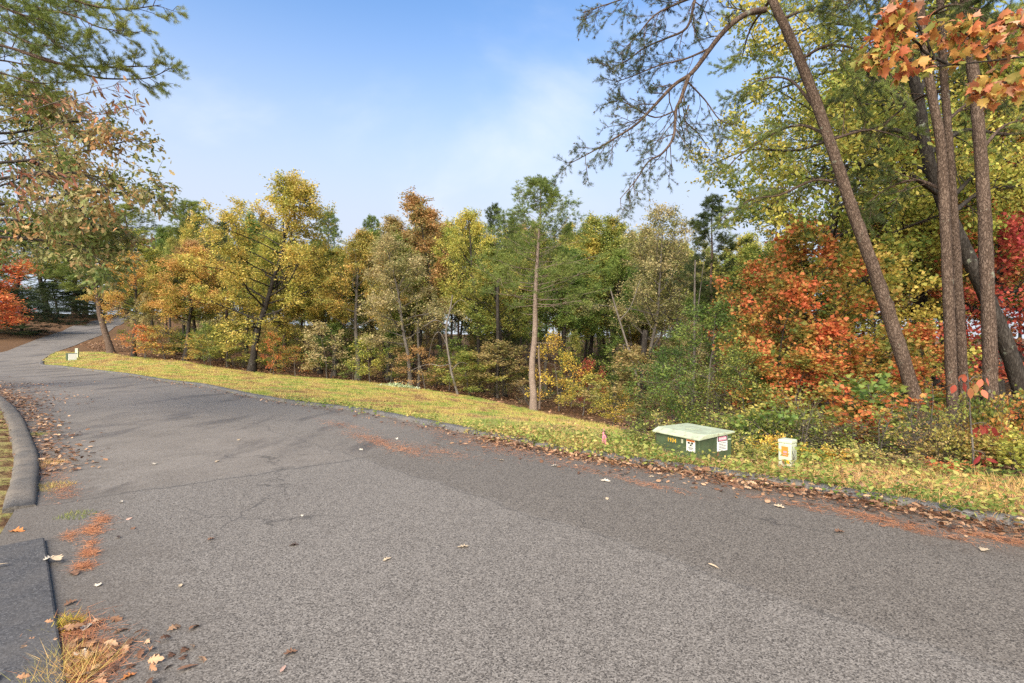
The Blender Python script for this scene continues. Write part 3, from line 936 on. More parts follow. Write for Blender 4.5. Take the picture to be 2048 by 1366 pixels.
plant_px('p_full', 'pine_tree', 745, 60, 432, 110, 'pine', 'pine', 'dark pine top left of the brown crowned tree')
plant_px('p_full', 'pine_tree', 990, 52, 408, 110, 'pined', 'pine', 'dark pine tip showing just left of the lone pine crown')
plant_px('p_full', 'pine_tree', 150, 96, 425, 190, 'pinel', 'pine', 'light green pine behind the overhanging oak leaves')
plant_px('p_tall2', 'pine_tree', 222, 42, 430, 150, 'pine', 'pine', 'leaning pine beside the road bend with a bare brown trunk', rot=0.0, lean=(0, math.radians(-14)))

# understory in front of and inside the wood
UNDER = [
    ('sapling', 'sapling', 548, 30.5, 660, 60, 'flame', 'twig', 'small orange red sapling right of the golden oak trunk'),
    ('sapling2', 'sapling', 590, 30.5, 690, 90, 'flame', 'twig', 'orange and olive sapling on the grass edge below the golden oak'),
    ('sapling', 'sapling', 740, 30, 665, 80, 'lime', 'twig', 'yellow green sapling with a red tip left of the tan oak'),
    ('sapling2', 'sapling', 705, 30.3, 720, 60, 'green', 'twig', 'low green sapling at the grass edge left of the tan oak'),
    ('sapling', 'sapling', 1190, 27, 715, 75, 'red', 'twig', 'deep red sapling in the shade right of the lone pine'),
    ('sapling2', 'sapling', 1118, 25.5, 660, 120, 'yellow', 'twig', 'tall yellow sapling just right of the lone pine trunk'),
    ('sapling', 'sapling', 1165, 24, 745, 130, 'gold', 'twig', 'low golden sapling between the lone pine and red sapling'),
    ('sapling2', 'sapling', 1225, 17, 775, 110, 'yellow', 'twig', 'yellow bushy sapling at the grass corner'),
    ('d_layer', 'sapling', 995, 30, 680, 170, 'brown', 'twig', 'layered golden brown sapling left of the lone pine trunk'),
    ('d_layer2', 'sapling', 940, 29, 700, 140, 'olive', 'twig', 'layered olive sapling right of the dead snag'),
    ('d_layer', 'sapling', 1285, 17.5, 690, 200, 'brown', 'oak', 'brown leaved young oak over the dark trunk behind the grass corner'),
    ('sapling', 'sapling', 290, 36, 648, 90, 'ember', 'twig', 'orange branch-like sapling between the road bend trunks'),
    ('sapling2', 'sapling', 330, 36, 650, 110, 'orange', 'twig', 'orange gold sapling in the shade by the road bend'),
    ('sapling', 'sapling', 410, 34.6, 665, 90, 'orange', 'twig', 'orange sapling left of the golden oak'),
    ('d_layer2', 'sapling', 455, 34, 640, 130, 'olive', 'twig', 'olive layered sapling close left of the golden oak trunk'),
    ('sapling2', 'sapling', 850, 29.5, 690, 110, 'rust', 'twig', 'rust coloured sapling between tan oak and dead snag'),
    ('sapling', 'sapling', 655, 31, 640, 120, 'tan', 'twig', 'pale tan twiggy sapling right of the small orange saplings'),
    ('sapling', 'sapling', 780, 31, 690, 100, 'brown', 'twig', 'brown sapling in shade left of the tan oak trunk'),
]
for kind, name, px, d, top, w, lf, bk, lab in UNDER:
    plant_px(kind, name, px, d, top, w, lf, bk, lab, 'sapling')

# dead snag with bare limbs
def snag():
    r = rnd(5)
    e = empty('dead_snag', (0, 0, 0))
    d = 27.6
    base = np.array(XY(918, d))
    z0 = tz(*base)
    px = [(918, 815), (913, 780), (903, 745), (898, 715), (893, 680), (893, 650), (899, 625), (905, 590)]
    pts = np.array([P(a, b, d) for a, b in px])
    pts[0, 2] = z0 - .3
    e.location = (base[0], base[1], z0)
    off = np.array(e.location)
    pts = catmull(pts - off, 4)
    obj('trunk', tubes_mesh('trunk', [(pts, np.linspace(.075, .03, len(pts)), 8)]), BM['snag'], e)
    for arr in ([(901, 728), (880, 732), (860, 728), (835, 735), (815, 745)], [(894, 690), (880, 665), (870, 670), (862, 690), (858, 715)],
                [(893, 655), (905, 640), (912, 660), (911, 690)], [(893, 650), (870, 640), (850, 652), (840, 648)], [(902, 740), (920, 725), (935, 728)],
                [(899, 625), (912, 605), (925, 600), (938, 615)]):
        q = np.array([P(a, b, d + r.normal(0, .25)) for a, b in arr]) - off
        q[0, 1] = pts[len(pts) // 2, 1]
        q = catmull(q, 3)
        obj('limb', tubes_mesh('limb', [(q, np.linspace(.026, .008, len(q)), 5)]), BM['snag'], e)
    tag(e, 'pale grey dead snag with twisted bare limbs at the wood edge', 'dead tree')
snag()
def pole_tree(px0, py0, px1, py1, d, r0, r1, bark, label, limbs=()):
    z0 = tz(*XY(px0, d))
    a, b = P(px0, py0, d), P(px1, py1, d)
    a[2] = min(a[2], z0)
    e = empty('bare_trunk', tuple(a))
    n = 9
    tt = np.linspace(0, 1, n)[:, None]
    pts = (b - a) * tt + np.sin(tt * 5) * np.array((.06, .03, 0))
    pts[0, 2] -= .3
    obj('trunk', tubes_mesh('trunk', [(pts, np.linspace(r0, r1, n), 8)]), BM[bark], e)
    for arr in limbs:
        q = catmull(np.array([P(x, y, d) for x, y in arr]) - a, 4)
        obj('limb', tubes_mesh('limb', [(q, np.linspace(r1 * .9, .012, len(q)), 5)]), BM[bark], e)
    tag(e, label, 'tree trunk')
pole_tree(1292, 800, 1222, 575, 25, .07, .035, 'snag', 'thin pale trunk leaning left among the tan oaks', [[(1292, 745), (1252, 690), (1247, 700)], [(1240, 640), (1262, 612), (1280, 560)]])
pole_tree(1277, 842, 1294, 660, 17.5, .13, .09, 'oak', 'dark leaning trunk behind the grass corner', [[(1290, 730), (1310, 690), (1330, 660)]])
pole_tree(1383, 760, 1393, 520, 22, .07, .035, 'grey', 'slender twin-stemmed pale trunk left of the slim dark pine', [[(1386, 690), (1398, 600), (1408, 520)]])
pole_tree(1078, 800, 1080, 690, 25.6, .06, .04, 'pinel', 'thin pale trunk standing right beside the lone pine')
pole_tree(835, 790, 838, 640, 30.4, .09, .06, 'grey', 'mottled pale trunk right of the thin tan oak')
pole_tree(992, 760, 998, 560, 31, .14, .09, 'oak', 'straight dark trunk in the shade left of the lone pine')

# filler trees deep in the wood (nothing tells them apart)
FILL_COL = [('olive', .30), ('green', .20), ('gold', .10), ('brown', .10), ('lime', .18), ('tan', .07), ('rust', .05)]
FILL_WORD = {'olive': 'olive green', 'green': 'dark green', 'gold': 'golden', 'brown': 'brown', 'lime': 'yellow green', 'tan': 'tan', 'rust': 'rust coloured', 'flame': 'orange'}
r = rnd(42)
def pick():
    u_ = r.uniform(0, sum(w for _, w in FILL_COL))
    for c, w in FILL_COL:
        u_ -= w
        if u_ <= 0:
            return c
    return 'olive'
spots = []
def try_spot(px, d, mind):
    x, y = XY(px, d)
    if any((x - a) ** 2 + (y - b) ** 2 < mind ** 2 for a, b in spots):
        return None
    if in_poly(np.array([x]), np.array([y]), road_poly)[0] or in_poly(np.array([x]), np.array([y]), GRASS_POLY)[0]:
        return None
    q = np.array((x, y))
    if np.min(np.linalg.norm(RE - q, axis=1)) < 3.0 or np.min(np.linalg.norm(LE - q, axis=1)) < 3.0:
        return None
    spots.append((x, y))
    return x, y
cnt = 0
tries = 0
while cnt < 150 and tries < 9000:
    tries += 1
    px = r.uniform(255, 1560)
    d = r.uniform(36, 80) if cnt < 105 else r.uniform(80, 120)
    if px < 420 and d < 40:
        continue
    s = try_spot(px, d, 3.0)
    if not s:
        continue
    cnt += 1
    # skyline of the far trees stays just under the front row
    sky = np.interp(px, [200, 400, 520, 620, 700, 780, 850, 960, 1100, 1240, 1380, 1500, 1600], [470, 430, 420, 470, 470, 450, 440, 440, 445, 445, 470, 480, 480])
    top = sky + r.uniform(0, 60)
    H = (CAMH - d * (top - 683) / F) - tz(*s)
    if r.uniform() < .30:
        plant('p_tall2' if r.uniform() < .6 else 'p_full', 'pine_tree', *s, H, r.uniform(1.7, 2.4), 'pine' if r.uniform() < .5 else 'pined', 'pine',
              'slender pine standing deep in the wood behind the front row', 'tree', 'pines deep in the wood')
    else:
        c = pick()
        plant(['d_tall', 'd_slim', 'd_round', 'd_full'][int(r.integers(0, 4 if d > 58 else 3))], 'forest_tree', *s, H, r.uniform(2.0, 3.1), c, 'oak' if r.uniform() < .65 else 'grey',
              FILL_WORD[c] + ' tree standing deep in the wood behind the front row', 'tree', FILL_WORD[c] + ' trees deep in the wood')
cnt = tries = 0
while cnt < 34 and tries < 3000:      # wood on the right, behind the near pines
    tries += 1
    px = r.uniform(1500, 2500)
    d = r.uniform(17, 46)
    s = try_spot(px, d, 2.6)
    if not s:
        continue
    cnt += 1
    c = pick() if r.uniform() < .75 else 'flame'
    if px < 1660:
        top = 480 + r.uniform(0, 60)
        H = (CAMH - d * (top - 683) / F) - tz(*s)
    else:
        H = r.uniform(9.5, 14)
    plant(['d_tall', 'd_slim', 'd_round'][int(r.integers(0, 3))], 'forest_tree', *s, H, r.uniform(2.0, 3.0), c, 'oak',
          FILL_WORD[c] + ' tree in the dense wood behind the right-hand pines', 'tree', FILL_WORD[c] + ' trees behind the right-hand pines')
# shrubs on the forest floor
cnt = tries = 0
UC = ['brown', 'gold', 'olive', 'green', 'tan', 'orange', 'lime', 'olive', 'green']
while cnt < 140 and tries < 9000:
    tries += 1
    px = r.uniform(250, 1560)
    d = r.uniform(24, 46) if cnt < 58 else r.uniform(46, 80)
    s = try_spot(px, d, 1.1)
    if not s:
        continue
    cnt += 1
    c = UC[int(r.integers(0, len(UC)))]
    kd = ['shrub', 'shrub2', 'twiggy', 'sapling', 'sapling2', 'd_layer2', 'd_layer'][int(r.integers(0, 7))]
    if kd.startswith('sap') or kd.startswith('d_'):
        plant(kd, 'sapling', *s, r.uniform(2.4, 6.0) * (.8 if cnt < 58 else 1.3), r.uniform(1.0, 2.0) * (.85 if cnt < 58 else 1.4), c, 'twig', 'shaded %s sapling under the trees of the wood' % c.replace('lime', 'yellow green'), 'sapling', '%s saplings under the trees' % c)
    else:
        plant(kd, 'shrub', *s, r.uniform(.8, 1.9), r.uniform(.7, 1.3), c, 'twig', 'low %s shrub on the forest floor among the trunks' % c.replace('lime', 'yellow green'), 'shrub', '%s shrubs on the forest floor' % c)

# ---- left: dark evergreens along the upper road, orange maple at the frame edge
for i, (px, d, top, w, lab) in enumerate([(-40, 54, 560, 190, 'dark evergreen at the left frame edge behind the orange maple'), (45, 60, 575, 150, 'dark evergreen second from the left frame edge above the road'),
                                    (110, 76, 565, 150, 'dark evergreen in the middle of the bank above the road'), (160, 90, 570, 140, 'dark evergreen right of the middle on the bank above the road'),
                                    (205, 104, 585, 110, 'small dark evergreen near the top of the road')]):
    plant_px('cedar', 'evergreen_tree', px, d, top, w, 'cedar', 'oak', lab, 'evergreen')
for px, d, top, w, lf, lab in [(20, 78, 440, 220, 'green', 'green tree behind the dark evergreens at the left edge'), (95, 92, 450, 200, 'olive', 'olive tree behind the dark evergreens on the bank'),
                               (170, 106, 470, 160, 'green', 'green tree past the top of the road on its left')]:
    plant_px('d_round', 'forest_tree', px, d, top, w, lf, 'oak', lab)
plant_px('d_tall', 'maple_tree', -55, 17, 470, 185, 'ember', 'oak', 'bright orange red maple cut by the left frame edge')

# ------------------------------------------------------------------ near trees on the right
def path_tube(px_pts, r0, r1, sides=12, n=6, gz=True, jitter=0.0, seed=0):
    pts = np.array([P(*q) for q in px_pts])
    if gz:
        z0 = tz(pts[0, 0], pts[0, 1])
        pts[0, 2] = z0 - .25
    pts = catmull(pts, n)
    if jitter:
        pts[1:-1] += rnd(seed).normal(0, jitter, pts[1:-1].shape)
    return pts, np.linspace(r0, r1, len(pts)), sides

class NearTree:
    def __init__(s, name, trunk, bark, label, seed, cat='tree'):
        s.r = rnd(seed)
        s.pts, rad, sides = trunk
        b = s.pts[0].copy()
        b[2] += .25
        s.off = b
        s.e = empty(name, tuple(b))
        tag(s.e, label, cat)
        s.bark = BM[bark]
        rad = np.array(rad)
        rad *= 1 + .55 * np.exp(-np.maximum(s.pts[:, 2] - s.pts[0, 2] - .25, 0) / .28)
        # bark plates: ring radius wobble gives an uneven silhouette
        v, q = tube_arrays(s.pts, rad, sides)
        v += (v - np.repeat(s.pts, sides, 0)) * s.r.normal(0, .045, (len(v), 1))
        obj('trunk', mesh_np('trunk', v - s.off, [q], True), s.bark, s.e)
        s.twigs = []
        s.leafparts = []
    def limb(s, px_pts, r0, r1, n2, len2, n3, len3, ang=.9, flat=.3, up=.0, s0=.1, name='branch', tw=True):
        pts = catmull(np.array([P(*q) for q in px_pts]), 4)
        s.limb3(pts, r0, r1, n2, len2, n3, len3, ang, flat, up, s0, name, tw)
    def limb3(s, pts, r0, r1, n2, len2, n3, len3, ang=.9, flat=.3, up=.0, s0=.1, name='branch', tw=True):
        tubes = [(pts, np.linspace(r0, r1, len(pts)), 7)]
        tws = []
        ramify(s.r, pts, r0 * .8, tubes, tws, n2, len2, n3, len3, ang, flat, up, s0, twig_tubes=tw)
        tubes = [(a - s.off, b, c) for a, b, c in tubes]
        obj(name, tubes_mesh(name, tubes), s.bark, s.e)
        s.twigs += tws
        return tws
    def leaves(s, k, size, tpl, mat, name='foliage', spread=.05, droop=.25, twigs=None, up=1.0):
        v, f = leaves_on(s.r, twigs or s.twigs, k, size, tpl, spread, droop, up)
        obj(name, mesh_np(name, v - s.off, [f]), LM[mat], s.e)
    def needles(s, k, size, tpl, mat, name='needles', twigs=None, s_lo=.2):
        v, f = tufts_on(s.r, twigs or s.twigs, k, size, tpl, .012, s_lo)
        obj(name, mesh_np(name, v - s.off, [f]), LM[mat], s.e)

# leaning pine with the long bare-looking boughs hanging over the road
DL = 9.6
lp = NearTree('pine_tree', path_tube([(1876, 935, DL), (1840, 830, DL), (1800, 700, DL), (1755, 560, DL), (1705, 420, DL), (1655, 270, DL), (1600, 120, DL), (1545, 0, DL), (1490, -130, DL), (1440, -260, DL)], .132, .06, 14, 8),
              'pine', 'leaning pine trunk slanting left over the orange maples', 11)
B = [
    [(1530, 20, DL), (1500, 25, DL - .2), (1469, 43, DL - .3), (1438, 74, DL - .4), (1395, 132, DL - .5), (1378, 151, DL - .6)],
    [(1378, 151, DL - .6), (1361, 200, DL - .6), (1352, 221, DL - .6), (1347, 274, DL - .7), (1324, 307, DL - .7), (1297, 323, DL - .8), (1272, 360, DL - .8), (1240, 398, DL - .8)],
    [(1378, 151, DL - .6), (1346, 172, DL - .5), (1297, 224, DL - .6), (1272, 249, DL - .6), (1229, 277, DL - .7), (1183, 304, DL - .7), (1138, 328, DL - .8)],
    [(1400, -40, DL - .3), (1389, 3, DL - .4), (1374, 55, DL - .5), (1334, 76, DL - .5), (1290, 95, DL - .6), (1255, 120, DL - .6), (1216, 140, DL - .7)],
    [(1460, -60, DL - .4), (1420, -20, DL - .6), (1360, 5, DL - .7), (1310, 30, DL - .8), (1275, 70, DL - .8), (1240, 108, DL - .9)],
    [(1417, 98, DL - .4), (1370, 118, DL - .5), (1320, 130, DL - .5), (1270, 150, DL - .6), (1230, 165, DL - .6)],
    [(1450, -80, DL - .5), (1370, -45, DL - .7), (1300, -20, DL - .8), (1225, 5, DL - .9), (1166, 25, DL - 1)],
    [(1352, 221, DL - .6), (1310, 235, DL - .5), (1270, 215, DL - .4), (1240, 200, DL - .4)],
    [(1372, 160, DL - .6), (1410, 200, DL - .3), (1440, 240, DL - .2), (1470, 250, DL)],
    [(1378, 210, DL - .5), (1370, 240, DL - .5), (1395, 265, DL - .4), (1420, 300, DL - .4)],
]
for i, b in enumerate(B):
    r0 = [.058, .035, .035, .030, .028, .02, .024, .014, .016, .014][i]
    lp.limb(b, r0, .006 if i else .036, [4, 20, 20, 17, 18, 13, 16, 10, 8, 8][i], .66, 6, .22, .75, .15, -.05, .08)
near_tw = list(lp.twigs)
lp.needles(5, .068, TUFT_N, 'pined', twigs=near_tw)
# small cones on the hanging twigs
r = rnd(8)
cv, cf = [], []
CONE = (np.array([(0, 0, 0), (.3, .3, 0), (.3, -.15, .26), (.3, -.15, -.26), (1, 0, 0)], float), np.array([(0, 2, 1), (0, 3, 2), (0, 1, 3), (4, 1, 2), (4, 2, 3), (4, 3, 1)]))
tw = [near_tw[i] for i in r.choice(len(near_tw), 420)]
v, f = tufts_on(r, tw, 1, .05, CONE, .01, .4)
obj('cones', mesh_np('cones', v - lp.off, [f]), BM['twig'], lp.e)['kind'] = 'stuff'
# its needled boughs to the right and above
lp.twigs = []
for b, ln in [([(1560, 40, DL), (1620, 20, DL + .4), (1700, 40, DL + .8), (1790, 60, DL + 1)], .9), ([(1600, 120, DL), (1660, 90, DL - .4), (1740, 110, DL - .6), (1800, 170, DL - .6)], .9),
              ([(1655, 270, DL), (1600, 250, DL + .6), (1540, 270, DL + 1), (1480, 310, DL + 1.3), (1440, 350, DL + 1.5)], .8), ([(1640, 230, DL), (1580, 160, DL + .8), (1520, 160, DL + 1.4), (1470, 190, DL + 1.6)], .8),
              ([(1690, 370, DL), (1630, 360, DL + .5), (1560, 390, DL + .9), (1500, 400, DL + 1.2), (1440, 440, DL + 1.4)], .7), ([(1520, -60, DL), (1600, -40, DL - .6), (1700, 0, DL - .9)], .9),
              ([(1660, 280, DL), (1740, 260, DL + .5), (1820, 280, DL + .8)], .8), ([(1540, 0, DL), (1500, 60, DL + 1.0), (1480, 130, DL + 1.6)], .8)]:
    lp.limb(b, .03, .008, 11, ln, 6, .28, .9, .3, .0, .1)
lp.needles(9, .085, TUFT_N, 'pine')

# upright pines (a twin-stemmed pair and a single one)
DP = 9.2
tp = NearTree('pine_tree', path_tube([(1912, 950, DP), (1905, 800, DP), (1897, 600, DP), (1888, 400, DP), (1880, 280, DP), (1862, 180, DP), (1845, 60, DP), (1830, -100, DP), (1815, -260, DP)], .094, .055, 14, 8),
              'pine', 'pale upright pine trunk left of the two straight trunks, in front', 21)
tp2 = NearTree('pine_tree', path_tube([(1935, 950, DP + .35), (1928, 800, DP + .35), (1917, 600, DP + .4), (1905, 400, DP + .4), (1895, 250, DP + .4), (1885, 100, DP + .4), (1878, -60, DP + .4), (1872, -240, DP + .4)], .090, .05, 14, 8),
               'pine', 'second upright pine trunk tucked close behind the pale one', 22)
sp = NearTree('pine_tree', path_tube([(1988, 960, 8.7), (1983, 820, 8.7), (1977, 640, 8.7), (1968, 420, 8.7), (1957, 250, 8.7), (1942, 100, 8.7), (1930, -20, 8.7), (1918, -200, 8.7)], .110, .066, 14, 8),
              'pine', 'single thick upright pine trunk nearest the right frame edge', 23)
for tree, bs in ((tp, [[(1850, 100, DP), (1790, 90, DP + .4), (1730, 130, DP + .8), (1690, 200, DP + 1)], [(1845, 40, DP), (1900, 10, DP - .5), (1960, 20, DP - .8)],
                       [(1835, -40, DP), (1760, -30, DP - .4), (1690, 10, DP - .7)], [(1888, 380, DP), (1830, 360, DP + .6), (1770, 380, DP + .9), (1720, 420, DP + 1)]]),
                 (tp2, [[(1890, 180, DP + .4), (1830, 200, DP + 1.2), (1760, 260, DP + 1.6), (1720, 340, DP + 1.8)], [(1895, 240, DP + .4), (1950, 200, DP + 1), (2010, 210, DP + 1.3)],
                        [(1884, 60, DP + .4), (1820, 70, DP + 1.5), (1760, 150, DP + 2)]]),
                 (sp, [[(1945, 120, 8.7), (2000, 70, 8.9), (2060, 30, 9.0)], [(1962, 300, 8.7), (2010, 250, 9.2), (2070, 240, 9.5)], [(1935, 30, 8.7), (1880, -20, 9), (1830, -30, 9.3)]])):
    for b in bs:
        tree.limb(b, .034, .008, 12, .85, 6, .28, .9, .3, .0, .12)
    tree.needles(9, .09, TUFT_N, 'pined' if tree is not sp else 'pine')

# big leaning dark oak behind them, yellow-green crown over everything
DO = 11.5
ok = NearTree('oak_tree', path_tube([(2075, 860, DO), (2030, 740, DO), (1985, 620, DO), (1930, 500, DO), (1880, 390, DO), (1850, 290, DO), (1835, 190, DO), (1800, 60, DO), (1770, -80, DO), (1740, -240, DO)], .165, .075, 14, 7),
              'oak', 'dark leaning oak trunk crossing behind the upright pines', 31)
OB = [[(1850, 290, DO), (1790, 260, DO + .5), (1700, 265, DO + 1), (1600, 300, DO + 1.5), (1500, 300, DO + 1.8), (1420, 330, DO + 2)],
      [(1845, 250, DO), (1780, 180, DO + 1), (1690, 140, DO + 1.6), (1580, 170, DO + 2), (1470, 220, DO + 2.4)],
      [(1880, 390, DO), (1800, 340, DO - .4), (1700, 330, DO - .6), (1620, 370, DO - .6), (1540, 410, DO - .3)],
      [(1835, 190, DO), (1880, 120, DO + .8), (1960, 80, DO + 1.4), (2060, 70, DO + 1.6)],
      [(1855, 310, DO), (1930, 260, DO + .8), (2020, 270, DO + 1.2), (2120, 250, DO + 1.4)],
      [(1820, 120, DO), (1740, 60, DO + .6), (1640, 50, DO + 1.2), (1530, 100, DO + 1.6)],
      [(1800, 60, DO), (1860, 0, DO + .6), (1960, -20, DO + 1)], [(1900, 430, DO), (1970, 380, DO + 1), (2060, 370, DO + 1.5)],
      [(1780, -20, DO), (1690, -40, DO + 1), (1580, -10, DO + 1.6), (1480, 60, DO + 2)], [(1870, 350, DO), (1760, 300, DO + 2.2), (1640, 230, DO + 2.8), (1520, 160, DO + 3)],
      [(1840, 200, DO), (1760, 210, DO + 2.6), (1660, 200, DO + 3.2)], [(1890, 410, DO), (1960, 330, DO + 2.2), (2060, 160, DO + 3)]]
for b in OB:
    ok.limb(b, .06, .014, 14, 1.2, 6, .42, .85, .3, .04, .15)
ok.leaves(17, .105, OVATE, 'lime', 'crown', .11)

# orange and red maples under the pines
plant_px('d_broad', 'oak_tree', 1690, 16.5, 60, 520, 'lime', 'oak', 'tall yellow green oak filling the sky behind the leaning pine')
plant_px('d_broad', 'oak_tree', 1990, 17.5, -20, 560, 'lime', 'oak', 'tall yellow green oak behind the thick upright pine')
plant_px('d_round', 'oak_tree', 1830, 19.5, 20, 420, 'olive', 'oak', 'tall olive oak in the gap behind the upright pine pair')
MAPLES = [('d_layer', 1640, 12.5, 430, 300, 'flame', 'orange and olive maple behind the leaning pine, largest of the maples'),
          ('d_layer2', 1545, 12.2, 545, 230, 'flame', 'bright orange maple spreading left of the leaning pine'),
          ('d_layer', 1760, 12.8, 470, 260, 'gold', 'gold and olive maple between the leaning pine and the upright pines'),
          ('d_layer2', 1700, 11.0, 640, 240, 'flame', 'lower orange maple in front, under the leaning pine'),
          ('d_layer', 2045, 13.5, 400, 260, 'red', 'deep red maple at the right frame edge behind the trunks'),
          ('d_layer2', 1580, 11.2, 690, 220, 'flame', 'low orange and green maple above the small pedestal'),
          ('d_layer2', 1840, 10.8, 640, 200, 'flame', 'orange maple low behind the pale upright trunk'),
          ('d_layer', 1500, 15.0, 520, 190, 'flame', 'olive orange maple further back by the slim dark pine')]
for kind, px, d, top, w, lf, lab in MAPLES:
    plant_px(kind, 'maple_tree', px, d, top, w, lf, 'oak', lab)
plant_px('bush_tree', 'thicket_tree', 1415, 13.2, 598, 290, 'green', 'grey', 'bushy green small-leaved tree behind the green transformer box')
plant_px('bush_tree', 'thicket_tree', 1490, 11.5, 690, 220, 'olive', 'grey', 'olive small-leaved bush between green thicket and pedestal')
plant_px('bush_tree', 'thicket_tree', 1345, 14.5, 690, 170, 'green', 'grey', 'lower green bush left of the bushy green tree')
# undergrowth on the right, by the verge
NEARB = [('shrub', 1320, 9.2, 815, 130, 'weed', 'pale green weedy shrub left behind the transformer box'), ('shrub', 1280, 9.6, 835, 90, 'weed', 'pale leafy weeds left of the transformer box'),
         ('shrub2', 1520, 9.6, 800, 170, 'green', 'dark green shrub behind the gap between box and pedestal'), ('shrub', 1600, 9.0, 790, 170, 'olive', 'olive shrub behind the small pedestal'),
         ('twiggy', 1660, 8.8, 790, 170, 'tan', 'twiggy brown shrub right behind the small pedestal'), ('shrub2', 1705, 9.3, 770, 200, 'flame', 'orange leaved shrub at the foot of the leaning pine'),
         ('shrub', 1770, 8.3, 810, 190, 'olive', 'olive tangle in front of the leaning pine foot'), ('twiggy', 1830, 8.1, 800, 160, 'rust', 'brown twiggy tangle left of the upright pines'),
         ('shrub', 1915, 7.7, 790, 130, 'olive', 'olive brush tangled in front of the upright pine pair'), ('shrub2', 1965, 7.8, 770, 100, 'flame', 'orange and green brush in front of the thick upright pine'), ('twiggy', 1860, 8.6, 760, 150, 'olive', 'thin twiggy olive brush between leaning pine and upright pair'),
         ('shrub2', 1985, 7.4, 860, 110, 'weed', 'green and yellow bush between the thick pine and the frame edge'), ('shrub2', 2035, 7.0, 850, 130, 'lime', 'bright yellow green maple bush in the right corner'),
         ('shrub2', 2020, 8.2, 775, 130, 'flame', 'orange leaved shrub right of the thick pine'), ('shrub', 1880, 7.9, 850, 120, 'brown', 'brown leafy shrub at the foot of the upright pines'),
         ('shrub3', 1720, 7.6, 880, 120, 'weed', 'low green weeds right of the small pedestal'), ('shrub3', 1800, 7.3, 900, 130, 'brown', 'low brown weeds below the leaning pine'),
         ('shrub3', 1650, 7.7, 885, 90, 'yellow', 'yellow leaved weeds just right of the small pedestal'), ('shrub3', 1890, 7.0, 915, 110, 'ember', 'low orange red seedlings below the upright pines'),
         ('shrub3', 1950, 6.9, 925, 120, 'green', 'low green clump below the thick pine'), ('shrub3', 1505, 7.6, 880, 90, 'weed', 'low weeds in front right of the transformer box'),
         ('shrub3', 1545, 8.2, 860, 110, 'yellow', 'yellow weeds left behind the small pedestal'), ('shrub', 1440, 9.0, 820, 130, 'weed', 'leafy weeds rising behind the transformer lid'),
         ('shrub2', 1780, 9.6, 740, 220, 'green', 'dark green shrub low under the orange maples'), ('shrub', 1560, 10.2, 760, 200, 'olive', 'olive brush below the low orange and green maple')]
for kind, px, d, top, w, lf, lab in NEARB:
    plant_px(kind, 'shrub', px, d, top, w, lf, 'twig', lab, 'shrub')

# red-leaved sapling with big drooping leaves in front of the trunks
rs = NearTree('sapling', path_tube([(1948, 975, 7.3), (1946, 900, 7.3), (1941, 840, 7.3), (1938, 780, 7.3), (1934, 745, 7.3)], .013, .006, 6, 5), 'twig', 'slender sapling with big drooping crimson and pink leaves', 41, 'sapling')
rs.limb([(1936, 770, 7.3), (1925, 755, 7.2), (1912, 765, 7.2)], .006, .003, 3, .1, 2, .08)
rs.limb([(1936, 765, 7.3), (1950, 752, 7.3), (1962, 765, 7.3)], .006, .003, 3, .1, 2, .08)
rs.limb([(1940, 850, 7.3), (1965, 845, 7.2), (1985, 855, 7.2)], .006, .003, 3, .12, 2, .08)
rs.limb([(1943, 900, 7.3), (1965, 905, 7.2), (1975, 920, 7.2)], .006, .003, 2, .1, 2, .08)
rs.leaves(1, .14, OVATE, 'red', droop=1.6, up=.2)

# near maple branch top right
DM = 4.7
mt = NearTree('maple_tree', path_tube([(2560, 1010, 5.2), (2540, 700, 5.2), (2500, 400, 5.1), (2440, 150, 5.0), (2380, -100, 5.0)], .11, .05, 10, 6), 'oak', 'near maple reaching orange leaved branches in from the right frame edge', 51)
for b in ([(2440, 150, 5.0), (2250, 100, 4.9), (2120, 112, 4.8), (2048, 114, DM), (1980, 122, DM), (1900, 130, DM), (1840, 136, DM), (1800, 128, DM)],
          [(1900, 130, DM), (1850, 105, DM), (1835, 85, DM), (1800, 60, DM), (1775, 45, DM)], [(1840, 136, DM), (1795, 110, DM), (1765, 100, DM), (1750, 125, DM)],
          [(1980, 122, DM), (1970, 105, DM), (1935, 70, DM), (1895, 55, DM)], [(2120, 112, 4.8), (2060, 60, 4.7), (2010, 50, 4.7)],
          [(2120, 112, 4.8), (2050, 150, 4.7), (1990, 170, 4.7), (1960, 170, 4.7)], [(1870, 120, DM), (1830, 40, DM), (1795, 15, DM)]):
    mt.limb(b, .014, .004, 5, .16, 3, .09, .9, .2, .0, .25)
tws = [t_ for t_ in mt.twigs if (t_[0][0] / t_[0][1] * F + 1024) < 2250]
mt.leaves(5, .092, MAPLEC, 'nearmap', droop=.8, up=.3, spread=.045, twigs=tws)

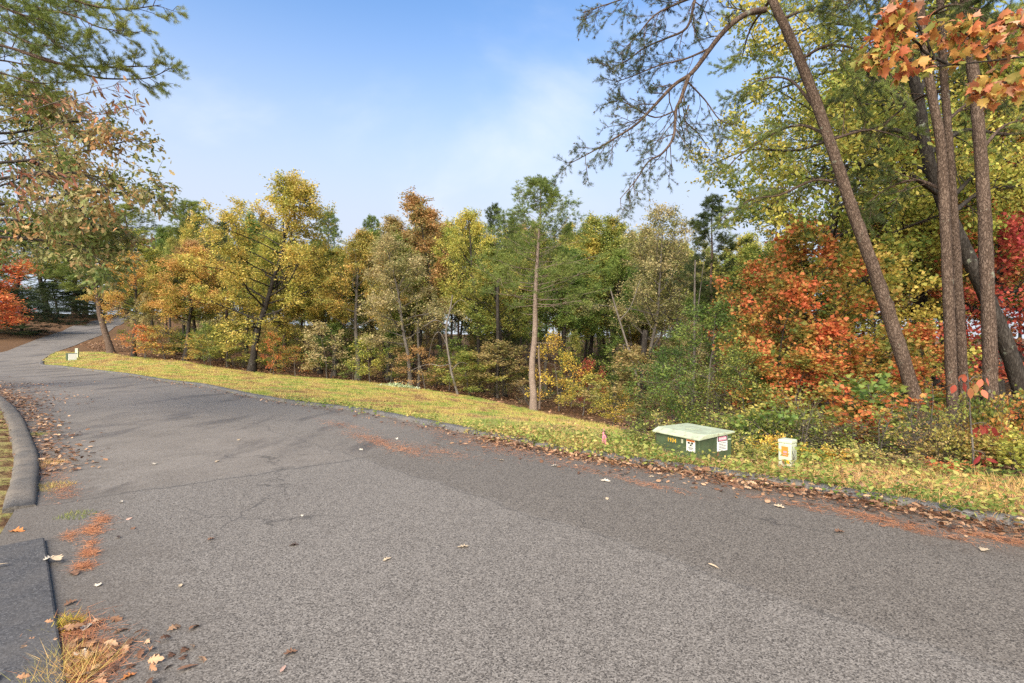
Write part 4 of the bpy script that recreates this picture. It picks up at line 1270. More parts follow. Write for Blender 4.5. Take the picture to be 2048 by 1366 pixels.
# ------------------------------------------------------------------ near trees on the left
DK = 9.5
ol = NearTree('oak_tree', path_tube([(-330, 860, DK), (-330, 600, DK), (-320, 350, DK), (-300, 100, DK), (-290, -150, DK)], .21, .11, 12, 6), 'oak', 'near oak hanging brown green leafy branches in from the left frame edge', 61)
for b in ([(-320, 420, DK), (-120, 420, DK), (60, 400, DK), (160, 385, DK - .4), (250, 385, DK - .5), (335, 375, DK - .6)],
          [(-315, 330, DK), (-100, 330, DK), (60, 320, DK), (180, 300, DK - .3), (280, 275, DK - .5)],
          [(-320, 470, DK), (-100, 470, DK + .4), (80, 480, DK + .4), (170, 500, DK + .2), (215, 545, DK)],
          [(-310, 300, DK), (-120, 270, DK + .6), (30, 265, DK + 1), (130, 245, DK + 1), (210, 240, DK + 1)],
          [(-320, 440, DK), (-80, 440, DK + 1), (80, 440, DK + 1.2), (180, 440, DK + 1.2), (255, 460, DK + 1.2)],
          [(-318, 380, DK), (-100, 370, DK - .8), (60, 350, DK - 1), (170, 350, DK - 1.2), (240, 400, DK - 1.2)],
          [(-312, 300, DK), (-100, 210, DK + .5), (20, 190, DK + .8), (120, 200, DK + .8)],
          [(60, 320, DK), (110, 350, DK + .3), (160, 420, DK + .5), (200, 470, DK + .5)], [(-318, 400, DK), (-60, 390, DK + 1.6), (100, 330, DK + 2)],
          [(-318, 420, DK), (-60, 450, DK + 2), (60, 480, DK + 2.2), (150, 530, DK + 2.2)], [(-315, 320, DK), (-60, 290, DK + 1.8), (60, 290, DK + 2.2), (160, 320, DK + 2.2)], [(-318, 360, DK), (-60, 230, DK + 2), (60, 220, DK + 2.2), (130, 225, DK + 2.2)]):
    ol.limb(b, .04, .008, 14, .75, 6, .34, .9, .3, -.02, .42)
ol.leaves(10, .105, OAKL, 'oakmix', 'crown', .06, .35)

pl_ = NearTree('pine_tree', path_tube([(-420, 900, 8.4), (-420, 500, 8.4), (-410, 100, 8.4), (-400, -300, 8.4)], .2, .13, 12, 6), 'pine', 'near pine sweeping green needled boughs across the top left corner', 71)
DQ = 8.2
for b in ([(-405, -60, 8.4), (-150, 50, DQ), (0, 90, DQ), (100, 120, DQ), (180, 152, DQ), (240, 158, DQ), (300, 155, DQ), (346, 134, DQ)],
          [(40, 102, DQ), (110, 125, DQ), (190, 134, DQ), (260, 133, DQ), (318, 132, DQ)],
          [(-402, -160, 8.4), (-150, -60, DQ - .3), (0, 10, DQ - .3), (60, 45, DQ - .3), (100, 78, DQ - .3), (135, 100, DQ - .3)],
          [(-400, -260, 8.4), (-100, -60, DQ - .5), (60, 10, DQ - .5), (145, 30, DQ - .5), (200, 55, DQ - .5), (280, 66, DQ - .5)],
          [(60, -60, DQ - .6), (150, 0, DQ - .6), (240, 18, DQ - .6), (322, 10, DQ - .6)],
          [(-405, -100, 8.4), (-150, 20, DQ + .6), (0, 60, DQ + .6), (70, 90, DQ + .6), (130, 88, DQ + .6)],
          [(-407, 0, 8.4), (-150, 100, DQ + .4), (0, 145, DQ + .4), (70, 165, DQ + .4), (135, 165, DQ + .4)],
          [(-60, -80, DQ), (40, -20, DQ), (110, 10, DQ), (150, 15, DQ)], [(-300, 0, DQ + 1), (-60, 40, DQ + 1), (40, 60, DQ + 1), (110, 60, DQ + 1)],
          [(-300, 60, DQ + 1), (-60, 110, DQ + 1), (30, 125, DQ + 1), (100, 140, DQ + 1)], [(-300, -60, DQ - 1), (-80, -20, DQ - 1), (20, 20, DQ - 1), (80, 40, DQ - 1)], [(-300, 120, DQ + 1.4), (-60, 170, DQ + 1.4), (40, 190, DQ + 1.4), (110, 200, DQ + 1.4)]):
    pl_.limb(b, .028, .005, 13, .5, 5, .2, .75, .3, .05, .3)
pl_.needles(8, .075, TUFT_N, 'pinel')

sw = NearTree('sourwood_tree', path_tube([(-260, 900, 7.2), (-255, 600, 7.2), (-240, 400, 7.2), (-200, 250, 7.2), (-150, 150, 7.2)], .07, .03, 8, 6), 'twig', 'near sourwood dangling reddish narrow leaves below the pine boughs', 81)
for b in ([(-240, 400, 7.2), (-60, 320, 7.2), (60, 270, 7.2), (150, 235, 7.2), (210, 222, 7.2), (285, 208, 7.2)], [(-230, 350, 7.2), (-40, 260, 7.2), (80, 215, 7.2), (160, 190, 7.2), (240, 168, 7.2)],
          [(-245, 450, 7.2), (-60, 390, 7.1), (40, 350, 7.1), (110, 340, 7.1)], [(-245, 480, 7.2), (-60, 440, 7.1), (30, 420, 7.1), (80, 400, 7.1)]):
    sw.limb(b, .012, .003, 9, .3, 3, .14, .8, .5, .0, .4)
sw.leaves(2, .115, LANCE, 'sourw', droop=1.3, up=.2, spread=.03)

# ------------------------------------------------------------------ objects on the verge
mgreen = plain_mat('green_paint', (.058, .085, .042), .5, .3, 5.0, dirt=(.09, .085, .05, 1))
mlid = plain_mat('lid_lit_green', (.38, .43, .30), .55, .2, 5.0, dirt=(.25, .19, .12, 1))  # cabinet green made paler: light on the upturned lid put into its colour
mpale = plain_mat('pale_green_plastic', (.50, .54, .40), .55, .14, 12.0, dirt=(.34, .33, .22, 1))
mwhite = plain_mat('label_white', (.72, .72, .68), .5, .08)
morange = plain_mat('label_orange', (.72, .20, .03), .5, .12)
myellow = plain_mat('label_yellow', (.78, .46, .03), .5, .1)
mblack = plain_mat('print_black', (.02, .02, .022), .6, .1)
mred = plain_mat('print_red', (.62, .24, .30), .6, .1)
mpink = plain_mat('ribbon_pink', (.85, .25, .36), .6, .15)
mstake = plain_mat('stake_wood', (.30, .17, .11), .8, .3)
mdark = plain_mat('dark_wood', (.05, .03, .022), .8, .3)
mconc = plain_mat('concrete_pad', (.33, .31, .28), .9, .2)

def text_mesh(body, size, name, mat, parent, loc, rot, ext=.0015):
    cu = bpy.data.curves.new(name, 'FONT')
    cu.body = body
    cu.size = size
    cu.extrude = ext
    cu.align_x = 'CENTER'
    cu.align_y = 'CENTER'
    cu.resolution_u = 2
    tmp = bpy.data.objects.new(name, cu)
    COL.objects.link(tmp)
    dg = bpy.context.evaluated_depsgraph_get()
    me = bpy.data.meshes.new_from_object(tmp.evaluated_get(dg))
    bpy.data.objects.remove(tmp)
    me.materials.clear()
    o = obj(name, me, mat, parent)
    o.location = loc
    o.rotation_euler = rot
    return o

def transformer():
    d0 = 7.2
    c0 = P(1399, 870, d0)
    th = math.radians(59.5)
    # local x along the right face, local y along the left face (receding), origin at the near corner
    ang = math.atan2(math.cos(th), math.sin(th))
    zg = tz(c0[0] + .1, c0[1] + .5)
    e = empty('transformer_box', (c0[0], c0[1], zg), ang)
    tag(e, 'green pad-mounted transformer box with brightly lit lid among weeds on the verge', 'utility box')
    H = .275 - zg
    Wd, Dp = .75, .86
    b = MB(); b.box(.02, Wd - .02, .02, Dp - .02, -.12, H - .07); b.build('cabinet', mgreen, e, .012)
    # lid: hood sloping down towards the left (front) face
    b = MB()
    prof = [(-.025, H - .075), (-.025, H - .05), (.10, H), (Wd + .012, H), (Wd + .012, H - .028), (.05, H - .068)]
    n = len(prof)
    V = [(x, -.012, z) for x, z in prof] + [(x, Dp + .012, z) for x, z in prof]
    b.add(V, [tuple(range(n)), tuple(reversed(range(n, 2 * n)))] + [(i + n, (i + 1) % n + n, (i + 1) % n, i) for i in range(n)])
    lid = b.build('lid', mlid, e, .008)
    b = MB(); b.box(.30, .44, .35, .50, H + .001, H + .010); b.build('lid_plate', mlid, lid, .003)
    b = MB(); b.box(-.06, Wd + .06, -.06, Dp + .06, -.16, -.02); b.build('pad', mconc, e, .01)
    # right face lies in the plane y=.02 (normal -y), left face in x=.02 (normal -x)
    LZ = H - .235
    b = MB(); b.box(.012, .0195, .09, .24, LZ - .02, H - .085); wl = b.build('warning_label', mwhite, e)
    b = MB(); b.box(.010, .0115, .095, .235, H - .115, H - .088); b.build('label_band', morange, wl)
    text_mesh('WARNING', .026, 'label_lettering', mblack, wl, (.0095, .165, H - .102), (math.radians(90), 0, math.radians(-90)), .0006)
    b = MB()
    for (y0, z0, w_, h_) in ((.12, H - .150, .035, .030), (.178, H - .148, .04, .026), (.148, H - .170, .03, .018), (.11, H - .200, .11, .007), (.12, H - .213, .09, .007), (.13, H - .228, .07, .007)):
        b.box(.0108, .0118, y0, y0 + w_, z0, z0 + h_)
    b.build('label_print', mblack, wl)
    b = MB(); b.box(.0125, .0195, .40, .63, H - .185, H - .115)
    nl = b.build('number_plate', mgreen, e)
    text_mesh('1934', .088, 'number_lettering', myellow, nl, (.0118, .515, H - .15), (math.radians(90), 0, math.radians(-90)), .0006)
    # danger label on the right face
    b = MB(); b.box(.40, .62, .012, .0195, H - .27, H - .045); dl = b.build('danger_label', mwhite, e)
    b = MB(); b.box(.405, .615, .0105, .0118, H - .130, H - .052); b.build('label_band', mblack, dl)
    b = MB(); b.box(.425, .597, .009, .0102, H - .120, H - .062); b.build('label_oval', mred, dl, .02)
    text_mesh('DANGER', .040, 'label_lettering', mwhite, dl, (.511, .0082, H - .091), (math.radians(90), 0, 0), .0006)
    b = MB()
    for k in range(5):
        b.box(.425, .60 - .02 * (k % 2), .0106, .0118, H - .155 - k * .022, H - .148 - k * .022)
    b.build('label_print', mblack, dl)
    b = MB(); b.box(.64, .70, .010, .0195, H - .125, H - .105); b.build('hinge', mlid, e, .003)
    b = MB(); b.box(.0, .0195, .30, .33, H - .16, H - .10); b.build('latch', mlid, e, .004)
transformer()

def pedestal():
    d = 6.9
    c = P(1575, 945, d)
    zg = tz(c[0], c[1])
    H = .286 - zg
    e = empty('utility_pedestal', (c[0], c[1], zg), math.radians(38))
    tag(e, 'small pale green utility pedestal with orange sticker right of the transformer', 'utility pedestal')
    w = .085
    b = MB(); b.box(-w, w, -w, w, -.1, H - .05); b.build('housing', mpale, e, .012)
    b = MB(); b.box(-w - .006, w + .006, -w - .006, w + .006, H - .05, H); cp_ = b.build('cap', mpale, e, .014)
    b = MB(); b.box(-w - .003, -w, -.045, .04, H - .22, H - .09); lb = b.build('orange_sticker', morange, e)
    b = MB()
    b.box(-w - .0045, -w - .0032, -.03, .015, H - .175, H - .150); b.box(-w - .0045, -w - .0032, -.035, .03, H - .20, H - .192); b.build('sticker_print', mred, lb)
    b = MB(); b.box(-w - .003, -w, -.06, .025, H - .315, H - .265); lb = b.build('yellow_sticker', myellow, e)
    text_mesh('811', .045, 'sticker_lettering', mblack, lb, (-w - .004, -.018, H - .29), (math.radians(90), 0, math.radians(-90)), .0005)
    # dead vine climbing the right face
    r = rnd(2)
    tb = []
    for k in range(6):
        p0 = np.array((r.uniform(-.05, .05), -w - .006, -.02))
        q = wander(r, p0, (r.uniform(-.3, .3), -.02, 1), H * r.uniform(.5, .95), 8, .22, .05)
        q[:, 1] = -w - .006 - np.abs(r.normal(0, .006, 9))
        q[:, 0] = np.clip(q[:, 0], -w * .9, w * .9)
        tb.append((q, np.linspace(.004, .0018, 9), 4))
    obj('vine', tubes_mesh('vine', tb), BM['twig'], e)
pedestal()

def stakes():
    x, y = XY(1208, 8.5)
    z = tz(x, y)
    e = empty('survey_stake', (x, y, z))
    tag(e, 'short wooden survey stake wrapped in pink ribbon on the verge', 'stake')
    b = MB(); b.box(-.018, .018, -.012, .012, -.15, .30); b.build('stake', mstake, e, .003)
    V, Fq = [], []
    for s in (-1, 1):
        b = MB()
        pr = [(s * .004, .225), (s * .022, .16), (s * .019, .10), (s * .026, .05), (s * .022, .01)]
        for i, (xx, zz_) in enumerate(pr):
            b.v += [(xx - .014, -.016 - .004 * (i % 2), zz_), (xx + .014, -.018 - .003 * (i % 2), zz_)]
        for i in range(len(pr) - 1):
            b.f.append([2 * i, 2 * i + 1, 2 * i + 3, 2 * i + 2])
        o = b.build('ribbon_tail', mpink, e)
        md = o.modifiers.new('thick', 'SOLIDIFY'); md.thickness = .002
    b = MB(); b.box(-.024, .024, -.017, .017, .215, .245); b.build('ribbon_knot', mpink, e, .004)
    x, y = XY(1226, 8.3)
    z = tz(x, y)
    e2 = empty('survey_stake', (x, y, z))
    tag(e2, 'thin dark stick leaning against the pink ribboned stake', 'stake')
    o = obj('stake', tubes_mesh('stake', [(np.array([(.01, 0, -.1), (-.06, .05, .12), (-.13, .10, .29)]), np.array((.012, .012, .010)), 6)]), mdark, e2)
    o.modifiers.new('bevel', 'BEVEL').width = .001
stakes()

def far_boxes():
    d = 37.0
    c = P(143, 720, d)
    zg = tz(c[0], c[1])
    e = empty('transformer_box', (c[0], c[1], zg), math.radians(-35))
    tag(e, 'far dark green utility box with a white face on the grass by the road bend', 'utility box')
    b = MB(); b.box(-.30, .22, -.25, .25, -.15, .42); b.build('cabinet', mgreen, e, .02)
    b = MB(); b.box(-.32, .24, -.27, .27, .42, .50); b.build('lid', mgreen, e, .02)
    b = MB(); b.box(.225, .245, -.24, .24, -.02, .46); b.build('front_panel', mwhite, e, .01)
    b = MB(); b.box(-.24, .16, -.275, -.255, .02, .40); b.build('side_panel', mgreen, e, .01)
    d = 38.6
    c = P(154, 710, d)
    zg = tz(c[0], c[1])
    e = empty('utility_pedestal', (c[0], c[1], zg), .3)
    tag(e, 'far pale utility pedestal behind the white faced box by the bend', 'utility pedestal')
    b = MB(); b.box(-.09, .09, -.09, .09, -.1, .62); b.build('housing', mpale, e, .01)
    b = MB(); b.box(-.1, .1, -.1, .1, .62, .70); b.build('cap', mpale, e, .02)
far_boxes()

# ------------------------------------------------------------------ grass, litter, weeds
def poly_points(r, poly, n, dens=None):
    poly = np.asarray(poly, float)
    lo, hi = poly.min(0), poly.max(0)
    out = []
    got = 0
    while got < n:
        q = r.uniform(lo, hi, (60000, 2))
        q = q[in_poly(q[:, 0], q[:, 1], poly)]
        if dens is not None:
            q = q[r.uniform(0, 1, len(q)) < dens(q)]
        out.append(q)
        got += len(q)
    return np.concatenate(out)[:n]
def blades(r, q, h, w, lean=.5):
    n = len(q)
    z = TZ(q[:, 0], q[:, 1])
    pos = np.column_stack([q, z - .01])
    D = np.column_stack([r.normal(0, lean, n), r.normal(0, lean, n), np.ones(n)])
    N = np.column_stack([r.normal(0, 1, n), r.normal(0, 1, n), r.normal(0, .2, n)])
    return scatter(BLADE, pos, D, N, h, w / h)
def flat_leaves(r, q, size, tpl, lift=.008, tilt=.35):
    n = len(q)
    z = TZ(q[:, 0], q[:, 1])
    pos = np.column_stack([q, z + lift + np.abs(r.normal(0, lift, n))])
    D = np.column_stack([r.normal(0, 1, n), r.normal(0, 1, n), r.normal(0, .18, n)])
    N = np.column_stack([r.normal(0, tilt, n), r.normal(0, tilt, n), np.ones(n)])
    return scatter(tpl, pos, D, N, size * r.uniform(.6, 1.25, n))
r = rnd(90)
dist = lambda q: np.linalg.norm(q, axis=1)
q = poly_points(r, GRASS_POLY, 230000, lambda q: np.clip((11 / dist(q)) ** 1.3, .10, 1))
q = q[~in_poly(q[:, 0], q[:, 1], road_poly)]
rd = np.min(np.linalg.norm(q[:, None, :] - RE[None, 40:150:2, :], axis=2), axis=1)
q = q[rd > .33]
dd = dist(q)
h = r.uniform(.03, .085, len(q)) * np.clip(dd / 16, .8, 1.5)
w = .006 * np.clip(dd / 10, 1, 3.5)
v, f = blades(r, q, h, w, .7)
cl_ = poly_points(r, GRASS_POLY, 420, lambda q: np.clip((12 / dist(q)) ** 1.2, .1, 1))
cl_ = cl_[~in_poly(cl_[:, 0], cl_[:, 1], road_poly)]
qc = np.repeat(cl_, 45, 0) + r.normal(0, .09, (len(cl_) * 45, 2))
rdc = np.min(np.linalg.norm(qc[:, None, :] - RE[None, 40:150:2, :], axis=2), axis=1)
qc = qc[(rdc > .3) & ~in_poly(qc[:, 0], qc[:, 1], road_poly)]
v2, f2 = blades(r, qc, r.uniform(.07, .19, len(qc)), .007 * np.clip(dist(qc) / 10, 1, 3), .6)
v, f = join([(v, f), (v2, f2)])
tag(obj('grass', mesh_np('grass', v, [f]), LM['grass']), 'short yellow green and straw coloured mown grass strip beside the road', 'grass', kind='stuff')

q = poly_points(r, VERGE_POLY, 70000)
q = q[~in_poly(q[:, 0], q[:, 1], road_poly)]
q = q[(np.linalg.norm(q - np.array(XY(1430, 7.6)), axis=1) > .72)]
h = r.uniform(.04, .20, len(q)) * r.uniform(.5, 1.2, len(q))
v, f = blades(r, q, h, np.full(len(q), .006), .55)
tag(obj('verge_grass', mesh_np('verge_grass', v, [f]), LM['straw']), 'straw coloured rough grass between the right curb and the wood', 'grass', kind='stuff')

q = poly_points(r, LEFT_POLY, 60000, lambda q: np.clip((6 / dist(q)) ** 1.5, .03, 1) * (q[:, 1] > .5))
ld = np.min(np.linalg.norm(q[:, None, :] - LE[None, 24:110:1, :], axis=2), axis=1)
q = q[(ld > .42) & (~in_poly(q[:, 0], q[:, 1], road_poly))]
v, f = blades(r, q, r.uniform(.04, .11, len(q)), np.full(len(q), .007), .6)
tag(obj('left_grass', mesh_np('left_grass', v, [f]), LM['grass']), 'green and straw grass behind the left curb', 'grass', kind='stuff')

def along(path, n, off, sd, r, s0=0., s1=1.):
    path = np.asarray(path, float)
    s = np.concatenate([[0], np.cumsum(np.linalg.norm(np.diff(path, axis=0), axis=1))])
    u_ = r.uniform(s0, s1, n) * s[-1]
    p = np.stack([np.interp(u_, s, path[:, k]) for k in range(2)], -1)
    p2 = np.stack([np.interp(u_ + .1, s, path[:, k]) for k in range(2)], -1)
    tg = unit(p2 - p)
    nr = np.stack([tg[:, 1], -tg[:, 0]], -1)
    return p + nr * (off + r.normal(0, sd, n))[:, None]
# broad-leaved ground cover on the right verge
parts = []
q = poly_points(r, VERGE_POLY, 2300)
q = q[~in_poly(q[:, 0], q[:, 1], road_poly)]
q = q[np.linalg.norm(q - np.array(XY(1425, 7.45)), axis=1) > .82]
pxq = q[:, 0] / np.maximum(q[:, 1], .1) * F + 1024
q = q[r.uniform(0, 1, len(q)) < np.interp(pxq, [1550, 1750], [1, .4])]
for tplx, k in ((OVATE, 9), (MAPLE, 3)):
    n = len(q) * k
    c = np.repeat(q, k, 0) + r.normal(0, .07, (n, 2))
    z = TZ(c[:, 0], c[:, 1])
    hh = np.abs(r.normal(.07, .09, n)) + .02
    pos = np.column_stack([c, z + hh])
    D = np.column_stack([r.normal(0, 1, n), r.normal(0, 1, n), r.normal(.1, .4, n)])
    N = np.column_stack([r.normal(0, .5, n), r.normal(0, .5, n), np.ones(n)])
    parts.append(scatter(tplx, pos, D, N, r.uniform(.03, .075, n)))
qc = along(RE[12 * 2 + 3:12 * 5 + 2], 520, .22, .13, r)
qc = np.vstack([qc, along(RE[12 * 4:12 * 6 + 6], 320, .18, .12, r)])
for k in (9,):
    n = len(qc) * k
    c = np.repeat(qc, k, 0) + r.normal(0, .055, (n, 2))
    pos = np.column_stack([c, TZ(c[:, 0], c[:, 1]) + np.abs(r.normal(.05, .06, n)) + .03])
    D = np.column_stack([r.normal(0, 1, n), r.normal(0, 1, n), r.normal(.2, .4, n)])
    N = np.column_stack([r.normal(0, .5, n), r.normal(0, .5, n), np.ones(n)])
    parts.append(scatter(OVATE, pos, D, N, r.uniform(.03, .065, n)))
v, f = join(parts)
tag(obj('verge_weeds', mesh_np('verge_weeds', v, [f]), LM['weed']), 'low green and yellow leafy weeds covering the right verge', 'weeds', kind='stuff')

# fallen leaves heaped against the right curb
RN = RE[12 * 2 + 3:12 * 5 + 2]
parts = []
q = along(RN, 4600, .06, .17, r)
parts.append(flat_leaves(r, q, .07, OAKL, .028, .6))
q = along(RN, 5200, .0, .20, r)
parts.append(flat_leaves(r, q, .04, DIAMOND, .012, .7))
q = along(RN, 1100, -.12, .28, r)
parts.append(flat_leaves(r, q, .075, OVATE, .010, .4))
q = along(RE[12 * 4:12 * 8], 900, -.05, .25, r)
parts.append(flat_leaves(r, q, .075, OAK, .012, .5))
LN = LE0[12 * 4 + 6:12 * 9]
q = along(LN, 3200, .12, .24, r, .10, 1)
parts.append(flat_leaves(r, q, .08, OAKL, .014, .5))
q = along(LN, 900, .6, .5, r, .35, 1)
parts.append(flat_leaves(r, q, .08, OAKL, .010, .4))
# around the weed tuft in the bottom left corner
for px, py, n, s in ((150, 1270, 26, .10), (210, 1340, 60, .16), (120, 1345, 30, .13), (40, 800, 60, .5), (60, 770, 120, .8)):
    d = F * CAMH / (py - 683)
    c = np.array(XY(px, d))
    parts.append(flat_leaves(r, c + r.normal(0, s, (n, 2)), .075, OAKC, .012, .5))
v, f = join(parts)
tag(obj('curb_leaf_litter', mesh_np('curb_leaf_litter', v, [f]), LM['litter']), 'brown fallen leaves heaped along both curbs', 'leaf litter', kind='stuff')

# reddish pine needle drifts on the asphalt
def needle_patch(r, c, n, sx_, sy_, ang, L=.09):
    a = r.normal(0, sx_, n)
    b = r.normal(0, sy_, n)
    q = np.column_stack([c[0] + a * math.cos(ang) - b * math.sin(ang), c[1] + a * math.sin(ang) + b * math.cos(ang)])
    pos = np.column_stack([q, TZ(q[:, 0], q[:, 1]) + .004 + np.abs(r.normal(0, .006, n))])
    D = np.column_stack([r.normal(0, 1, n), r.normal(0, 1, n), r.normal(0, .06, n)])
    D[:, :2] += np.array((math.cos(ang), math.sin(ang))) * .6
    N = np.column_stack([r.normal(0, .2, n), r.normal(0, .2, n), np.ones(n)])
    return scatter(BLADE, pos, D, N, L * r.uniform(.6, 1.2, n), .035)
A45 = math.radians(135)
parts = []
def gp(px, py):
    d = F * CAMH / (py - 683)
    return np.array(XY(px, d))
for px, py, n, a, b in ((168, 1133, 260, .05, .028), (178, 1106, 300, .055, .022), (182, 1087, 120, .06, .02), (185, 1060, 420, .09, .035), (140, 1072, 160, .09, .02), (205, 1038, 300, .10, .03), (125, 980, 500, .25, .07), (95, 940, 700, .5, .12),
                        (80, 890, 500, .8, .14), (150, 1265, 700, .12, .06), (170, 1330, 1100, .13, .09), (100, 1350, 700, .14, .07), (60, 840, 400, 1.2, .16),
                        (740, 880, 900, .45, .10), (800, 900, 900, .45, .10), (690, 855, 500, .5, .10), (880, 905, 500, .5, .12), (1000, 900, 1200, .8, .18), (900, 868, 900, .9, .15),
                        (1300, 975, 300, .25, .05), (1740, 1035, 500, .28, .05), (1820, 1060, 500, .28, .05), (2030, 1085, 500, .2, .05), (1600, 1015, 240, .3, .05), (1180, 945, 260, .4, .06), (1960, 1075, 200, .2, .04)):
    parts.append(needle_patch(r, gp(px, py), n, a, b, A45))
q = along(RN, 7000, .0, .2, r)
pos = np.column_stack([q, TZ(q[:, 0], q[:, 1]) + .006 + np.abs(r.normal(0, .012, len(q)))])
D = np.column_stack([r.normal(0, 1, len(q)), r.normal(0, 1, len(q)), r.normal(0, .15, len(q))])
parts.append(scatter(BLADE, pos, D, np.column_stack([r.normal(0, .3, len(q)), r.normal(0, .3, len(q)), np.ones(len(q))]), .09 * r.uniform(.6, 1.2, len(q)), .035))
v, f = join(parts)
tag(obj('pine_needle_litter', mesh_np('pine_needle_litter', v, [f]), LM['needles']), 'reddish brown pine needle drifts on the asphalt and along the curbs', 'pine needles', kind='stuff')

# leaf litter on the forest floor
parts = []
q = np.column_stack([r.uniform(-45, 25, 60000), r.uniform(6, 58, 60000)])
bad = in_poly(q[:, 0], q[:, 1], road_poly) | in_poly(q[:, 0], q[:, 1], GRASS_POLY) | in_poly(q[:, 0], q[:, 1], LEFT_POLY)
side = (q[:, 0] + q[:, 1]) > 8.3
q = q[~bad & side]
parts.append(flat_leaves(r, q, .15, DIAMOND, .02, .6))
q = poly_points(r, VERGE_POLY, 5000)
q = q[~in_poly(q[:, 0], q[:, 1], road_poly)]
parts.append(flat_leaves(r, q, .08, OVATE, .02, .6))
q = poly_points(r, GRASS_POLY, 1600)
q = q[~in_poly(q[:, 0], q[:, 1], road_poly)]
parts.append(flat_leaves(r, q, .08, DIAMOND, .03, .4))
v, f = join(parts)
tag(obj('forest_leaf_litter', mesh_np('forest_leaf_litter', v, [f]), LM['litter']), 'brown fallen leaves covering the forest floor under the trees', 'leaf litter', kind='stuff')

# weed tufts in the left gutter and corner: one thing each
def grass_clump(px, py, n, s, hmax, mat, label, wide=.0045, lean=.9):
    c = gp(px, py)
    q = np.array(c) + np.clip(r.normal(0, s, (n, 2)), -1.25 * s, 1.25 * s)
    v, f = blades(r, q, r.uniform(.3, 1, n) * hmax, np.full(n, wide), lean)
    z = tz(*c)
    e = obj('grass_tuft', mesh_np('grass_tuft', v - np.array((c[0], c[1], z)), [f]), LM[mat])
    e.location = (c[0], c[1], z)
    tag(e, label, 'grass tuft')
grass_clump(135, 1345, 520, .10, .17, 'straw', 'dry straw grass tuft in the bottom left corner', .003)
grass_clump(130, 1252, 200, .055, .10, 'yellow', 'yellow green weed tuft beside the flat curb slab', .006)
grass_clump(155, 1030, 300, .09, .06, 'weed', 'small green grass tuft in the left gutter', .006)
grass_clump(100, 975, 400, .12, .09, 'straw', 'straw coloured grass tuft at the end of the left curb', .005)
grass_clump(85, 930, 400, .14, .11, 'straw', 'dry grass tuft along the rounded left curb', .006)
grass_clump(70, 870, 260, .11, .08, 'weed', 'green weeds against the rounded left curb', .007)
for px, py, lab in ((1790, 1012, 'white stemmed weed tuft on the right curb'), (1750, 1000, 'bright green weed tuft in the leaf heap on the right curb'), (1905, 1022, 'green vine clump trailing over the right curb'), (1990, 1035, 'green seedling clump near the right end of the curb')):
    grass_clump(px, py, 120, .10, .12, 'weed', lab, .014, .9)
# pale green pile of leafy plants on the grass edge
c = np.array(XY(802, 28.8)); z = tz(*c)
n = 900
cc = r.normal(0, 1, (n, 2)) * np.array((.55, .25))
pos = np.column_stack([cc, np.abs(r.normal(0, .10, n)) * np.exp(-(cc ** 2).sum(1))+.02 + TZ(c[0] + cc[:, 0], c[1] + cc[:, 1]) - z])
v, f = scatter(OVATE, pos, r.normal(0, 1, (n, 3)), r.normal(0, .6, (n, 3)) + UP, .11 * r.uniform(.6, 1.2, n))
mpl = leaf_mat('leaf_pale', [lin(120, 140, 70), lin(170, 190, 130), lin(206, 216, 180)])
e = obj('weed_patch', mesh_np('weed_patch', v, [f]), mpl); e.location = (c[0], c[1], z)
tag(e, 'pale green leafy weed patch on the crest of the grass strip', 'weeds')

# individual fallen leaves on the asphalt
def curled(tpl, cu, seed):
    V, T = tpl
    V = V.copy()
    rr = rnd(seed)
    V[:, 2] += cu * (V[:, 1] ** 2) * 2.4 + .35 * cu * (V[:, 0] - .5) ** 2 + rr.normal(0, .02, len(V))
    return V, T
leaf_meshes = {}
for nm, tpl, cu, sd in (('oak_a', OAK, .7, 1), ('oak_b', OAK, 1.3, 2), ('maple_a', MAPLE, .5, 3), ('lance_a', LANCE, .8, 4), ('ovate_a', OVATE, 1.0, 5)):
    V, T = curled(tpl, cu, sd)
    V[:, 2] -= V[:, 2].min()
    leaf_meshes[nm] = mesh_np('fallen_leaf', V, [T])
FM = {'tan': plain_mat('fallen_tan', (.52, .40, .26), .8, .25, 30), 'pale': plain_mat('fallen_pale', (.62, .54, .42), .8, .2, 30), 'brown': plain_mat('fallen_brown', (.20, .105, .06), .8, .3, 30),
      'orange': plain_mat('fallen_orange', (.44, .17, .05), .8, .3, 30), 'dark': plain_mat('fallen_dark', (.07, .045, .035), .8, .3, 30), 'pink': plain_mat('fallen_pink', (.52, .32, .24), .8, .2, 30)}
